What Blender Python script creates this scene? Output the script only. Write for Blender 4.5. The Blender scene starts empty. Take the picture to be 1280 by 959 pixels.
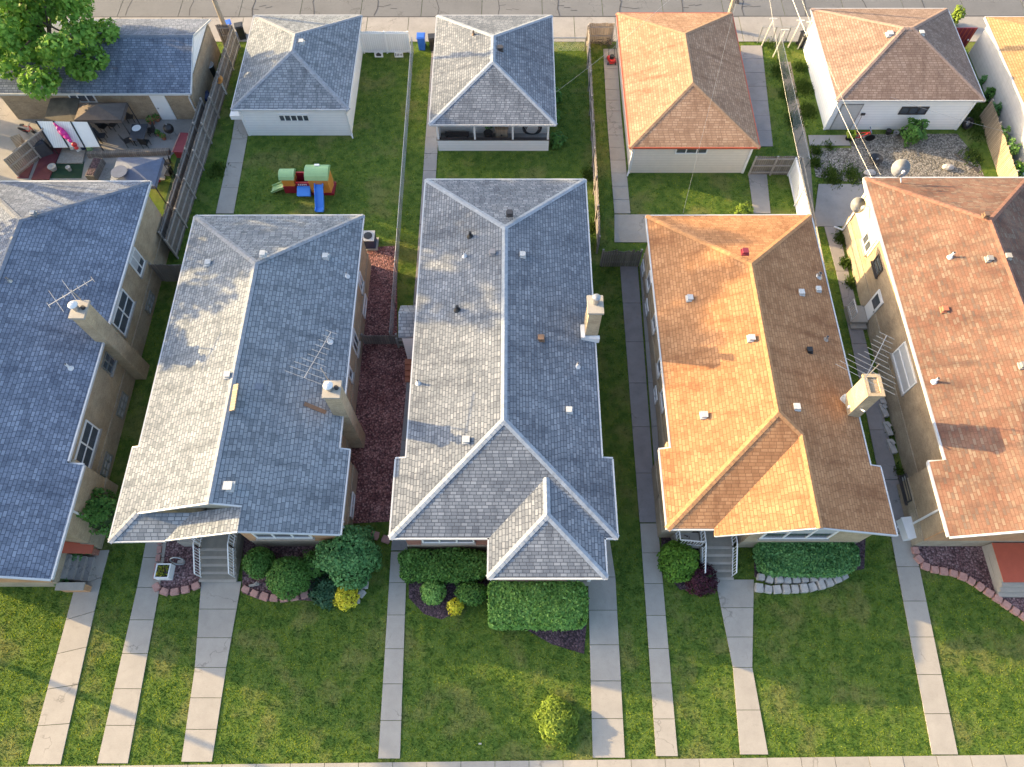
import bpy, math, random
import numpy as np
from mathutils import Vector, Matrix
random.seed(7); RNG = np.random.default_rng(7)
scene = bpy.context.scene
COL = scene.collection
R_ = math.radians

# ---------------------------------------------------------------- camera, sky, sun, exposure
CAMH, TILT, FPX = 36.0, R_(26.5), 890.0
cd = bpy.data.cameras.new('camera'); cam = bpy.data.objects.new('camera', cd); COL.objects.link(cam)
cam.location = (0, 0, CAMH); cam.rotation_euler = (TILT, 0, 0)
cd.sensor_width = 36.0; cd.lens = 36.0 * FPX / 1280.0; cd.clip_end = 2000.0; cd.clip_start = 0.5
scene.camera = cam
SUN_DIR = Vector((0.957, -0.32, -0.275)).normalized()
sun_el = math.asin(-SUN_DIR.z)
w = bpy.data.worlds.new('World'); scene.world = w; w.use_nodes = True
nt = w.node_tree; bg = nt.nodes['Background']
sky = nt.nodes.new('ShaderNodeTexSky'); sky.sky_type = 'NISHITA'; sky.sun_disc = False
sky.sun_elevation = sun_el; sky.sun_rotation = math.atan2(-SUN_DIR.x, -SUN_DIR.y)
sky.air_density = 0.9; sky.dust_density = 3.0; sky.ozone_density = 0.8
nt.links.new(sky.outputs[0], bg.inputs['Color']); bg.inputs['Strength'].default_value = 0.15
sl = bpy.data.lights.new('sun', 'SUN'); so = bpy.data.objects.new('sun', sl); COL.objects.link(so)
sl.energy = 3.5; sl.angle = R_(0.5); sl.color = (1.0, 0.715, 0.35)
so.rotation_euler = SUN_DIR.to_track_quat('-Z', 'Y').to_euler(); so.location = (-60, 20, 40)
vs = scene.view_settings
scene.display_settings.display_device = 'sRGB'
vs.view_transform = 'Standard'; vs.look = 'None'; vs.gamma = 1.0; vs.exposure = 1.95
vs.use_curve_mapping = False

# ---------------------------------------------------------------- survey helpers: photo pixel -> world
_s, _c = math.sin(TILT), math.cos(TILT)
def _ray(px, py):
    a, b = (px - 640) / FPX, -(py - 480) / FPX
    return Vector((a, b * _c + _s, b * _s - _c))
def G(px, py, z=0.0):
    r = _ray(px, py); t = (z - CAMH) / r.z; return Vector((r.x * t, r.y * t, z))
def OX(px, py, X):
    r = _ray(px, py); t = X / r.x; return Vector((X, r.y * t, CAMH + r.z * t))
def OY(px, py, Y):
    r = _ray(px, py); t = Y / r.y; return Vector((r.x * t, Y, CAMH + r.z * t))
def OS(px, py, xr, zr, p, side):            # on the slope z = zr - p*side*(x-xr)
    r = _ray(px, py); n = Vector((side * p, 0, 1)); d = zr + side * p * xr
    t = (d - CAMH) / n.dot(r); return Vector((r.x * t, r.y * t, CAMH + r.z * t))
def GP(pts, z=0.0): return [G(a, b, z) for a, b in pts]

# ---------------------------------------------------------------- materials
def newmat(name):
    m = bpy.data.materials.new(name); m.use_nodes = True
    n = m.node_tree; return m, n, n.nodes['Principled BSDF'], n.links
def node(n, t, **kw):
    x = n.nodes.new(t)
    for k, v in kw.items():
        if hasattr(x, k) and k not in x.inputs: setattr(x, k, v)
        else: x.inputs[k].default_value = v
    return x
def c4(c): return (c[0], c[1], c[2], 1.0)
def mixc(n, L, fac, a, b, mode='MIX'):
    x = n.nodes.new('ShaderNodeMix'); x.data_type = 'RGBA'; x.blend_type = mode
    for s, v in ((0, fac), (6, a), (7, b)):
        if hasattr(v, 'is_linked') or hasattr(v, 'links'): L.new(v, x.inputs[s])
        else: x.inputs[s].default_value = v if s == 0 else c4(v)
    return x.outputs[2]
def noise(n, L, scale, detail=4, vec=None, rough=0.6):
    x = node(n, 'ShaderNodeTexNoise'); x.inputs['Scale'].default_value = scale
    x.inputs['Detail'].default_value = detail; x.inputs['Roughness'].default_value = rough
    if vec is not None: L.new(vec, x.inputs['Vector'])
    return x.outputs[0]
def ramp(n, L, fac, stops):
    x = n.nodes.new('ShaderNodeValToRGB'); e = x.color_ramp.elements
    while len(e) < len(stops): e.new(0.5)
    for i, (p, c) in enumerate(stops): e[i].position = p; e[i].color = c4(c)
    L.new(fac, x.inputs[0]); return x.outputs[0]
def pos(n): return n.nodes.new('ShaderNodeNewGeometry').outputs['Position']
def uvo(n): return n.nodes.new('ShaderNodeTexCoord').outputs['UV']
def bump(n, L, h, b, strength=0.4, dist=0.02):
    x = n.nodes.new('ShaderNodeBump'); x.inputs['Strength'].default_value = strength
    x.inputs['Distance'].default_value = dist; L.new(h, x.inputs['Height']); L.new(x.outputs[0], b.inputs['Normal'])
def scl(c, k): return tuple(min(1, v * k) for v in c)

def m_plain(name, col, rough=0.6, var=0.15, scale=3.0, metal=0.0, bmp=0.0, fine=30.0):
    m, n, b, L = newmat(name); b.inputs['Roughness'].default_value = rough; b.inputs['Metallic'].default_value = metal
    P = pos(n); f = noise(n, L, scale, 5, P); f2 = noise(n, L, fine, 3, P)
    c = ramp(n, L, f, [(0.3, scl(col, 1 - var)), (0.7, scl(col, 1 + var))])
    c = mixc(n, L, 0.25, c, ramp(n, L, f2, [(0.35, scl(col, 1 - 2 * var)), (0.65, scl(col, 1 + 2 * var))]))
    L.new(c, b.inputs['Base Color'])
    if bmp: bump(n, L, f2, b, bmp, 0.02)
    return m

def m_shingle(name, cols, mortar, bw=0.30, rh=0.16, blotch=0.3, contrast=1.0, off=0.5, stain=None):
    m, n, b, L = newmat(name); b.inputs['Roughness'].default_value = 0.95; b.inputs['Specular IOR Level'].default_value = 0.15
    U = uvo(n); P = pos(n)
    # slight wobble so the courses are not ruler-straight
    wob = node(n, 'ShaderNodeTexNoise'); wob.inputs['Scale'].default_value = 1.3; L.new(P, wob.inputs['Vector'])
    va = n.nodes.new('ShaderNodeVectorMath'); va.operation = 'MULTIPLY_ADD'
    L.new(wob.outputs['Color'], va.inputs[0]); va.inputs[1].default_value = (0.05, 0.03, 0); L.new(U, va.inputs[2])
    # every course starts at its own random place along the eave
    sp = n.nodes.new('ShaderNodeSeparateXYZ'); L.new(va.outputs[0], sp.inputs[0])
    rw = n.nodes.new('ShaderNodeMath'); rw.operation = 'DIVIDE'; L.new(sp.outputs['Y'], rw.inputs[0]); rw.inputs[1].default_value = rh
    rf_ = n.nodes.new('ShaderNodeMath'); rf_.operation = 'FLOOR'; L.new(rw.outputs[0], rf_.inputs[0])
    wn = n.nodes.new('ShaderNodeTexWhiteNoise'); wn.noise_dimensions = '1D'; L.new(rf_.outputs[0], wn.inputs['W'])
    ux = n.nodes.new('ShaderNodeMath'); ux.operation = 'MULTIPLY_ADD'; L.new(wn.outputs['Value'], ux.inputs[0]); ux.inputs[1].default_value = bw * 3.0; L.new(sp.outputs['X'], ux.inputs[2])
    cb = n.nodes.new('ShaderNodeCombineXYZ'); L.new(ux.outputs[0], cb.inputs[0]); L.new(sp.outputs['Y'], cb.inputs[1])
    br = n.nodes.new('ShaderNodeTexBrick'); L.new(cb.outputs[0], br.inputs['Vector'])
    br.offset = 0.0; br.inputs['Scale'].default_value = 1.0; br.inputs['Brick Width'].default_value = bw
    br.inputs['Row Height'].default_value = rh; br.inputs['Mortar Size'].default_value = 0.018
    br.inputs['Mortar Smooth'].default_value = 0.3; br.inputs['Bias'].default_value = 0.0
    br.inputs['Color1'].default_value = (0, 0, 0, 1); br.inputs['Color2'].default_value = (1, 1, 1, 1); br.inputs['Mortar'].default_value = (0.5, 0.5, 0.5, 1)
    k = len(cols)
    base = ramp(n, L, br.outputs['Color'], [(i / (k - 1) if k > 1 else 0, c) for i, c in enumerate(cols)])
    gr = noise(n, L, 60, 2, P)
    base = mixc(n, L, 0.30, base, ramp(n, L, gr, [(0.35, scl(cols[0], 0.6)), (0.65, scl(cols[-1], 1.35))]))
    bl = noise(n, L, 0.55, 5, P)
    base = mixc(n, L, blotch, base, ramp(n, L, bl, [(0.35, scl(cols[0], 0.75)), (0.65, scl(cols[-1], 1.15))]))
    if not stain: stain = scl(cols[0], 0.8)
    if stain:
        sv = n.nodes.new('ShaderNodeVectorMath'); sv.operation = 'MULTIPLY'; L.new(U, sv.inputs[0]); sv.inputs[1].default_value = (1.6, 0.25, 1)
        st = noise(n, L, 1.0, 5, sv.outputs[0])
        sf = ramp(n, L, st, [(0.5, (0, 0, 0)), (0.72, (0.6, 0.6, 0.6))])
        base = mixc(n, L, sf, base, stain)
    mf = n.nodes.new('ShaderNodeMath'); mf.operation = 'MULTIPLY'; L.new(br.outputs['Fac'], mf.inputs[0]); mf.inputs[1].default_value = contrast * 0.78
    base = mixc(n, L, mf.outputs[0], base, mortar)  # dark gaps round the shingles, the courses' shadow line put into the colour
    L.new(base, b.inputs['Base Color'])
    inv = n.nodes.new('ShaderNodeMath'); inv.operation = 'SUBTRACT'; inv.inputs[0].default_value = 1.0; L.new(br.outputs['Fac'], inv.inputs[1])
    ad = n.nodes.new('ShaderNodeMath'); ad.operation = 'MULTIPLY_ADD'; L.new(gr, ad.inputs[0]); ad.inputs[1].default_value = 0.4; L.new(inv.outputs[0], ad.inputs[2])
    bump(n, L, ad.outputs[0], b, 0.45, 0.015)
    return m

def m_brick(name, c1, c2, mortar, bw=0.26, rh=0.095, dirt=0.35):
    m, n, b, L = newmat(name); b.inputs['Roughness'].default_value = 0.9
    U = uvo(n); P = pos(n)
    br = n.nodes.new('ShaderNodeTexBrick'); L.new(U, br.inputs['Vector']); br.inputs['Scale'].default_value = 1.0
    br.inputs['Brick Width'].default_value = bw; br.inputs['Row Height'].default_value = rh; br.inputs['Mortar Size'].default_value = 0.009
    br.inputs['Color1'].default_value = c4(c1); br.inputs['Color2'].default_value = c4(c2); br.inputs['Mortar'].default_value = c4(mortar)
    d = noise(n, L, 1.2, 6, P); d2 = noise(n, L, 14, 3, P)
    c = mixc(n, L, dirt, br.outputs['Color'], ramp(n, L, d, [(0.35, scl(c1, 0.5)), (0.65, scl(c2, 1.15))]))
    c = mixc(n, L, 0.2, c, ramp(n, L, d2, [(0.35, scl(c1, 0.55)), (0.65, scl(c2, 1.3))]))
    L.new(c, b.inputs['Base Color'])
    inv = n.nodes.new('ShaderNodeMath'); inv.operation = 'SUBTRACT'; inv.inputs[0].default_value = 1; L.new(br.outputs['Fac'], inv.inputs[1])
    bump(n, L, inv.outputs[0], b, 0.5, 0.01)
    return m

def m_lines(name, col, line, pitch, axis='Y', width=0.12, rough=0.5, var=0.08, tint=0.0):
    """boards: lines every `pitch` metres along UV axis, each board its own tint"""
    m, n, b, L = newmat(name); b.inputs['Roughness'].default_value = rough
    U = uvo(n); P = pos(n)
    sx = n.nodes.new('ShaderNodeSeparateXYZ'); L.new(U, sx.inputs[0])
    dv = n.nodes.new('ShaderNodeMath'); dv.operation = 'DIVIDE'; L.new(sx.outputs[axis], dv.inputs[0]); dv.inputs[1].default_value = pitch
    fr = n.nodes.new('ShaderNodeMath'); fr.operation = 'FRACT'; L.new(dv.outputs[0], fr.inputs[0])
    fl = n.nodes.new('ShaderNodeMath'); fl.operation = 'FLOOR'; L.new(dv.outputs[0], fl.inputs[0])
    wn = n.nodes.new('ShaderNodeTexWhiteNoise'); wn.noise_dimensions = '1D'; L.new(fl.outputs[0], wn.inputs['W'])
    f = noise(n, L, 2.5, 6, P)
    c = ramp(n, L, f, [(0.3, scl(col, 1 - var)), (0.7, scl(col, 1 + var))])
    if tint:
        c = mixc(n, L, 0.5, c, ramp(n, L, wn.outputs['Value'], [(0, scl(col, 1 - tint)), (1, scl(col, 1 + tint))]))
    lt = n.nodes.new('ShaderNodeMath'); lt.operation = 'LESS_THAN'; L.new(fr.outputs[0], lt.inputs[0]); lt.inputs[1].default_value = width
    c = mixc(n, L, lt.outputs[0], c, line); L.new(c, b.inputs['Base Color'])
    bump(n, L, fr.outputs[0], b, 0.3, 0.02)
    return m

def m_leaf(name, dark, mid, light, trans=0.25):
    m, n, b, L = newmat(name)
    ri = n.nodes.new('ShaderNodeNewGeometry')
    P = ri.outputs['Position']
    c = ramp(n, L, ri.outputs['Random Per Island'], [(0.0, dark), (0.5, mid), (1.0, light)])
    f = noise(n, L, 1.1, 3, P)
    c = mixc(n, L, 0.35, c, ramp(n, L, f, [(0.35, dark), (0.65, light)]))
    L.new(c, b.inputs['Base Color']); b.inputs['Roughness'].default_value = 0.6; b.inputs['Specular IOR Level'].default_value = 0.25
    tr = n.nodes.new('ShaderNodeBsdfTranslucent'); L.new(c, tr.inputs['Color'])
    mx = n.nodes.new('ShaderNodeMixShader'); mx.inputs[0].default_value = trans
    out = n.nodes['Material Output']; L.new(b.outputs[0], mx.inputs[1]); L.new(tr.outputs[0], mx.inputs[2]); L.new(mx.outputs[0], out.inputs['Surface'])
    return m

def m_speck(name, cols, scale, bmp=0.8, big=0.35):
    """loose stones or bark chips: voronoi cells with own colours"""
    m, n, b, L = newmat(name); b.inputs['Roughness'].default_value = 0.95
    P = pos(n); v = n.nodes.new('ShaderNodeTexVoronoi'); v.inputs['Scale'].default_value = scale; L.new(P, v.inputs['Vector'])
    sx = n.nodes.new('ShaderNodeSeparateXYZ'); L.new(v.outputs['Color'], sx.inputs[0])
    k = len(cols); c = ramp(n, L, sx.outputs[0], [(i / (k - 1), q) for i, q in enumerate(cols)])
    f = noise(n, L, 0.9, 5, P)
    c = mixc(n, L, big, c, ramp(n, L, f, [(0.35, scl(cols[0], 0.8)), (0.65, scl(cols[-1], 0.9))]))
    c = mixc(n, L, ramp(n, L, v.outputs['Distance'], [(0.35, (0, 0, 0)), (0.75, (0.8, 0.8, 0.8))]), c, scl(cols[0], 0.35))
    L.new(c, b.inputs['Base Color'])
    inv = n.nodes.new('ShaderNodeMath'); inv.operation = 'SUBTRACT'; inv.inputs[0].default_value = 1; L.new(v.outputs['Distance'], inv.inputs[1])
    bump(n, L, inv.outputs[0], b, bmp, 0.03)
    return m

def m_lawn(name):
    m, n, b, L = newmat(name); b.inputs['Roughness'].default_value = 0.95; b.inputs['Specular IOR Level'].default_value = 0.1
    P = pos(n)
    f1 = noise(n, L, 0.42, 5, P); f2 = noise(n, L, 1.9, 5, P); f3 = noise(n, L, 26, 3, P)
    c = ramp(n, L, f1, [(0.40, (0.05, 0.11, 0.016)), (0.51, (0.08, 0.145, 0.023)), (0.62, (0.21, 0.19, 0.075))])
    c = mixc(n, L, 0.45, c, ramp(n, L, f2, [(0.44, (0.035, 0.085, 0.014)), (0.56, (0.15, 0.19, 0.045))]))
    c = mixc(n, L, 0.35, c, ramp(n, L, f3, [(0.35, (0.035, 0.08, 0.013)), (0.65, (0.20, 0.26, 0.055))]))
    L.new(c, b.inputs['Base Color'])
    bump(n, L, f3, b, 0.6, 0.04)
    return m

def m_concrete(name, col, var=0.12, scale=1.4, stain=0.35):
    m, n, b, L = newmat(name); b.inputs['Roughness'].default_value = 0.9
    ri = n.nodes.new('ShaderNodeNewGeometry'); P = ri.outputs['Position']
    f = noise(n, L, scale, 6, P); f2 = noise(n, L, 22, 3, P); f3 = noise(n, L, 4.5, 5, P)
    c = ramp(n, L, f, [(0.3, scl(col, 1 - var)), (0.7, scl(col, 1 + var))])
    c = mixc(n, L, 0.3, c, ramp(n, L, f2, [(0.3, scl(col, 0.75)), (0.7, scl(col, 1.2))]))
    c = mixc(n, L, ramp(n, L, f3, [(0.55, (0, 0, 0)), (0.8, (stain, stain, stain))]), c, scl(col, 0.5))
    c = mixc(n, L, 0.25, c, ramp(n, L, ri.outputs['Random Per Island'], [(0, scl(col, 0.8)), (1, scl(col, 1.2))]))
    vo = n.nodes.new('ShaderNodeTexVoronoi'); vo.feature = 'DISTANCE_TO_EDGE'; vo.inputs['Scale'].default_value = 0.33
    wv = node(n, 'ShaderNodeTexNoise'); wv.inputs['Scale'].default_value = 1.7; wv.inputs['Detail'].default_value = 6; L.new(P, wv.inputs['Vector'])
    wm = n.nodes.new('ShaderNodeVectorMath'); wm.operation = 'MULTIPLY_ADD'; L.new(wv.outputs['Color'], wm.inputs[0]); wm.inputs[1].default_value = (1.6, 1.6, 0); L.new(P, wm.inputs[2]); L.new(wm.outputs[0], vo.inputs['Vector'])
    cf = ramp(n, L, vo.outputs['Distance'], [(0.0, (0.55, 0.55, 0.55)), (0.012, (0, 0, 0))])
    lim = ramp(n, L, noise(n, L, 0.23, 2, P), [(0.52, (0, 0, 0)), (0.56, (1, 1, 1))])
    c = mixc(n, L, mixc(n, L, 1.0, cf, lim, 'MULTIPLY'), c, scl(col, 0.3))
    L.new(c, b.inputs['Base Color']); bump(n, L, f2, b, 0.2, 0.01)
    return m

M = {}
M['sh_slate'] = m_shingle('slate blue shingles', [(0.069, 0.086, 0.125), (0.149, 0.178, 0.237), (0.173, 0.202, 0.268), (0.276, 0.315, 0.387)], (0.046, 0.056, 0.081), 0.29, 0.165, 0.25)
M['sh_light'] = m_shingle('light grey shingles', [(0.101, 0.117, 0.136), (0.210, 0.233, 0.264), (0.251, 0.275, 0.303), (0.311, 0.336, 0.360)], (0.059, 0.071, 0.088), 0.31, 0.175, 0.15)
M['sh_grey'] = m_shingle('grey shingles', [(0.083, 0.097, 0.123), (0.147, 0.168, 0.198), (0.176, 0.199, 0.229), (0.293, 0.314, 0.344)], (0.045, 0.051, 0.065), 0.30, 0.155, 0.22)
M['sh_orange'] = m_shingle('orange brown shingles', [(0.254, 0.122, 0.059), (0.371, 0.186, 0.088), (0.488, 0.269, 0.137)], (0.156, 0.078, 0.044), 0.33, 0.16, 0.25, 0.8, 0.37, stain=(0.156, 0.063, 0.030))
M['sh_peach'] = m_shingle('faded orange shingles', [(0.234, 0.137, 0.086), (0.341, 0.208, 0.128), (0.449, 0.301, 0.199)], (0.144, 0.087, 0.064), 0.33, 0.16, 0.25, 0.8, 0.37, stain=(0.144, 0.071, 0.043))
M['cap_peach'] = m_plain('faded orange ridge shingles', (0.32, 0.20, 0.12), 0.95, 0.3, 5)
M['vent_white'] = m_plain('weathered white vent', (0.48, 0.48, 0.47), 0.5, 0.2, 9)
M['sh_red'] = m_shingle('mixed red shingles', [(0.082, 0.061, 0.056), (0.169, 0.064, 0.039), (0.213, 0.073, 0.043), (0.188, 0.110, 0.071), (0.263, 0.201, 0.152)], (0.087, 0.049, 0.037), 0.34, 0.15, 0.30, 0.5, 0.31)
M['sh_tan'] = m_shingle('tan brown shingles', [(0.170, 0.115, 0.089), (0.255, 0.178, 0.140), (0.340, 0.255, 0.204)], (0.119, 0.076, 0.060), 0.30, 0.155, 0.2)
M['sh_gold'] = m_shingle('gold brown shingles', [(0.288, 0.176, 0.080), (0.368, 0.240, 0.120), (0.432, 0.296, 0.160)], (0.192, 0.112, 0.056), 0.30, 0.155, 0.25)
M['cap_slate'] = m_plain('slate ridge shingles', (0.16, 0.18, 0.22), 0.95, 0.3, 5)
M['cap_light'] = m_plain('light ridge shingles', (0.255, 0.272, 0.297), 0.95, 0.3, 5)
M['cap_grey'] = m_plain('pale ridge shingles', (0.288, 0.320, 0.360), 0.95, 0.25, 5)
M['cap_orange'] = m_plain('orange ridge shingles', (0.44, 0.225, 0.10), 0.95, 0.3, 5)
M['cap_red'] = m_plain('red ridge shingles', (0.251, 0.125, 0.086), 0.95, 0.35, 4)
M['cap_tan'] = m_plain('tan ridge shingles', (0.32, 0.22, 0.17), 0.95, 0.3, 5)
M['brick_blond'] = m_brick('blond brick', (0.336, 0.252, 0.157), (0.470, 0.370, 0.241), (0.370, 0.325, 0.258))
M['brick_brown'] = m_brick('brown blond brick', (0.280, 0.202, 0.129), (0.426, 0.325, 0.213), (0.336, 0.291, 0.224))
M['brick_face'] = m_brick('orange face brick', (0.44, 0.22, 0.10), (0.54, 0.30, 0.15), (0.40, 0.30, 0.22))
M['brick_red'] = m_brick('red face brick', (0.28, 0.10, 0.07), (0.36, 0.15, 0.10), (0.30, 0.24, 0.2))
M['found'] = m_brick('foundation brick', (0.312, 0.250, 0.175), (0.425, 0.350, 0.250), (0.350, 0.312, 0.250))
M['siding_white'] = m_lines('white siding', (0.858, 0.860, 0.860), (0.682, 0.693, 0.726), 0.22, 'Y', 0.10, 0.45, 0.03)
M['siding_grey'] = m_lines('grey stucco siding', (0.52, 0.51, 0.50), (0.42, 0.41, 0.40), 0.25, 'Y', 0.06, 0.7, 0.08)
M['siding_cream'] = m_lines('cream siding', (0.74, 0.66, 0.44), (0.58, 0.50, 0.32), 0.2, 'Y', 0.10, 0.5, 0.04)
M['siding_beige'] = m_lines('beige siding', (0.784, 0.717, 0.638), (0.627, 0.560, 0.493), 0.22, 'Y', 0.10, 0.5, 0.04)
M['white'] = m_plain('white paint', (0.80, 0.80, 0.79), 0.4, 0.04)
M['white_metal'] = m_plain('white enamel', (0.680, 0.680, 0.680), 0.35, 0.05, 2)
M['red_trim'] = m_plain('red brown trim', (0.42, 0.09, 0.045), 0.5, 0.1)
M['gutter'] = m_plain('grey white gutter paint', (0.50, 0.505, 0.51), 0.4, 0.1)
M['glass'] = m_plain('window glass', (0.075, 0.085, 0.105), 0.06, 0.3, 2)
M['glass'].node_tree.nodes['Principled BSDF'].inputs['Specular IOR Level'].default_value = 0.7
M['blind'] = m_plain('pale blinds', (0.45, 0.46, 0.48), 0.4, 0.1)
M['dark_frame'] = m_plain('dark window frame', (0.05, 0.045, 0.045), 0.5, 0.2)
M['concrete'] = m_concrete('pale concrete', (0.341, 0.314, 0.275), 0.16)
M['concrete_step'] = m_concrete('worn shaded step concrete', (0.239, 0.218, 0.180), 0.2, 2.0, 0.5)
M['concrete_old_shaded'] = m_concrete('old and shaded dark concrete', (0.254, 0.239, 0.237), 0.22, 1.2, 0.5)
M['concrete_mid'] = m_concrete('weathered concrete', (0.278, 0.265, 0.252), 0.2, 1.0, 0.5)
M['alley'] = m_concrete('alley concrete', (0.133, 0.137, 0.144), 0.16, 0.5, 0.5)
M['asphalt'] = m_plain('asphalt', (0.05, 0.05, 0.052), 0.9, 0.2, 2)
M['joint'] = m_plain('tar joint', (0.055, 0.055, 0.06), 0.9, 0.2)
M['lawn'] = m_lawn('lawn turf')
def m_grass(name):
    m, n, b, L = newmat(name); ri = n.nodes.new('ShaderNodeNewGeometry'); P = ri.outputs['Position']
    c = ramp(n, L, ri.outputs['Random Per Island'], [(0.0, (0.085, 0.155, 0.014)), (0.6, (0.19, 0.31, 0.022)), (1.0, (0.36, 0.42, 0.05))])
    f = noise(n, L, 0.42, 5, P); f2 = noise(n, L, 1.9, 5, P)
    c = mixc(n, L, ramp(n, L, f, [(0.50, (0, 0, 0)), (0.62, (0.9, 0.9, 0.9))]), c, (0.24, 0.255, 0.085))
    c = mixc(n, L, ramp(n, L, f2, [(0.43, (0.9, 0.9, 0.9)), (0.52, (0, 0, 0))]), c, (0.038, 0.095, 0.014))
    L.new(c, b.inputs['Base Color']); b.inputs['Roughness'].default_value = 0.7; b.inputs['Specular IOR Level'].default_value = 0.2
    tr = n.nodes.new('ShaderNodeBsdfTranslucent'); L.new(mixc(n, L, 1.0, c, (1.0, 0.86, 0.5), 'MULTIPLY'), tr.inputs['Color']); mx = n.nodes.new('ShaderNodeMixShader'); mx.inputs[0].default_value = 0.55
    L.new(b.outputs[0], mx.inputs[1]); L.new(tr.outputs[0], mx.inputs[2]); L.new(mx.outputs[0], n.nodes['Material Output'].inputs['Surface'])
    return m
M['blade'] = m_grass('grass blades')
M['weed'] = m_leaf('weeds', (0.03, 0.07, 0.01), (0.07, 0.13, 0.02), (0.14, 0.20, 0.04), 0.3)
M['mulch'] = m_speck('red brown mulch', [(0.100, 0.043, 0.046), (0.223, 0.082, 0.074), (0.335, 0.125, 0.108), (0.580, 0.324, 0.289)], 11, 0.9)
M['mulch_rose'] = m_speck('rose mulch', [(0.077, 0.039, 0.044), (0.176, 0.079, 0.086), (0.242, 0.127, 0.132), (0.396, 0.275, 0.275)], 11, 0.9)
M['mulch_dark'] = m_speck('dark mulch', [(0.028, 0.018, 0.026), (0.062, 0.032, 0.045), (0.09, 0.05, 0.065), (0.20, 0.13, 0.15)], 12, 0.9)
M['gravel'] = m_speck('pale gravel', [(0.120, 0.108, 0.086), (0.225, 0.202, 0.166), (0.300, 0.274, 0.232), (0.434, 0.396, 0.344)], 10, 1.0)
M['dirt'] = m_plain('bare dirt', (0.26, 0.22, 0.17), 0.95, 0.25, 3, bmp=0.5)
M['wood_grey'] = m_lines('weathered grey boards', (0.20, 0.175, 0.155), (0.07, 0.06, 0.055), 0.14, 'X', 0.12, 0.9, 0.25, 0.35)
M['wood_rail'] = m_plain('weathered rail wood', (0.32, 0.29, 0.26), 0.9, 0.25, 6)
M['wood_tan'] = m_lines('tan boards', (0.36, 0.28, 0.19), (0.14, 0.10, 0.07), 0.14, 'X', 0.12, 0.85, 0.2, 0.3)
M['wood_pole'] = m_plain('pole wood', (0.32, 0.27, 0.21), 0.9, 0.25, 4)
M['vinyl'] = m_lines('white vinyl boards', (0.80, 0.80, 0.79), (0.55, 0.55, 0.55), 0.15, 'X', 0.12, 0.35, 0.03, 0.06)
M['galv'] = m_plain('galvanised steel', (0.383, 0.391, 0.399), 0.4, 0.12, 5, 0.7)
M['alu'] = m_plain('aluminium', (0.72, 0.70, 0.64), 0.4, 0.1, 5, 0.35)
M['dish'] = m_plain('grey dish', (0.435, 0.443, 0.443), 0.5, 0.08)
M['black'] = m_plain('black plastic', (0.018, 0.018, 0.02), 0.45, 0.3)
M['charcoal'] = m_plain('charcoal cloth', (0.05, 0.052, 0.062), 0.8, 0.25)
M['blue_bin'] = m_plain('blue plastic', (0.03, 0.13, 0.55), 0.4, 0.1)
M['slate_cloth'] = m_plain('slate blue canvas', (0.11, 0.135, 0.20), 0.85, 0.15)
M['brown_cloth'] = m_plain('brown canvas', (0.115, 0.09, 0.08), 0.85, 0.18)
M['tarp'] = m_plain('dark brown tarp', (0.085, 0.075, 0.06), 0.8, 0.4, 1.8)
M['maroon'] = m_plain('maroon paint', (0.22, 0.03, 0.045), 0.45, 0.15)
M['maroon_mat'] = m_plain('maroon decking', (0.13, 0.028, 0.038), 0.8, 0.25)
M['pink'] = m_plain('hot pink vinyl', (0.70, 0.03, 0.28), 0.35, 0.1)
M['red'] = m_plain('red plastic', (0.55, 0.03, 0.03), 0.4, 0.1)
M['crimson'] = m_plain('crimson plastic', (0.28, 0.015, 0.04), 0.4, 0.1)
M['orange'] = m_plain('orange plastic', (0.72, 0.30, 0.06), 0.4, 0.06)
M['sage'] = m_plain('sage green plastic', (0.30, 0.48, 0.22), 0.4, 0.06)
M['blue'] = m_plain('bright blue plastic', (0.06, 0.26, 0.80), 0.35, 0.06)
M['terracotta'] = m_plain('terracotta', (0.42, 0.16, 0.09), 0.8, 0.15)
M['brown_box'] = m_plain('brown vent paint', (0.16, 0.10, 0.065), 0.6, 0.15)
M['pinkstone'] = m_plain('pink edging stone', (0.42, 0.235, 0.20), 0.9, 0.2, 6, bmp=0.3)
M['greystone'] = m_plain('grey edging stone', (0.42, 0.40, 0.38), 0.9, 0.25, 5, bmp=0.4)
M['astro'] = m_plain('dark green turf mat', (0.012, 0.045, 0.022), 0.95, 0.3)
M['navy'] = m_plain('navy plastic', (0.03, 0.045, 0.12), 0.5, 0.1)
M['bark'] = m_plain('tree bark', (0.10, 0.08, 0.06), 0.95, 0.3, 6, bmp=0.6)
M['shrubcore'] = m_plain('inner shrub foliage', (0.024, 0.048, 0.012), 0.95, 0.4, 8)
M['leaf_maple'] = m_leaf('maple leaves', (0.076, 0.184, 0.025), (0.161, 0.345, 0.047), (0.323, 0.539, 0.098), 0.35)
M['leaf_box'] = m_leaf('boxwood leaves', (0.040, 0.120, 0.019), (0.084, 0.204, 0.032), (0.156, 0.312, 0.067), 0.2)
M['leaf_yew'] = m_leaf('dark hedge leaves', (0.039, 0.136, 0.039), (0.091, 0.244, 0.071), (0.211, 0.423, 0.146), 0.2)
M['leaf_hedge'] = m_leaf('mid hedge leaves', (0.081, 0.216, 0.038), (0.163, 0.338, 0.064), (0.325, 0.541, 0.135), 0.2)
M['leaf_blue'] = m_leaf('blue green juniper', (0.02, 0.07, 0.03), (0.045, 0.12, 0.055), (0.085, 0.18, 0.09), 0.2)
M['leaf_lime'] = m_leaf('lime leaves', (0.057, 0.149, 0.014), (0.115, 0.253, 0.025), (0.207, 0.368, 0.046), 0.25)
M['leaf_yellow'] = m_leaf('golden foliage', (0.438, 0.375, 0.025), (0.688, 0.587, 0.037), (0.860, 0.825, 0.075), 0.25)
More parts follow.
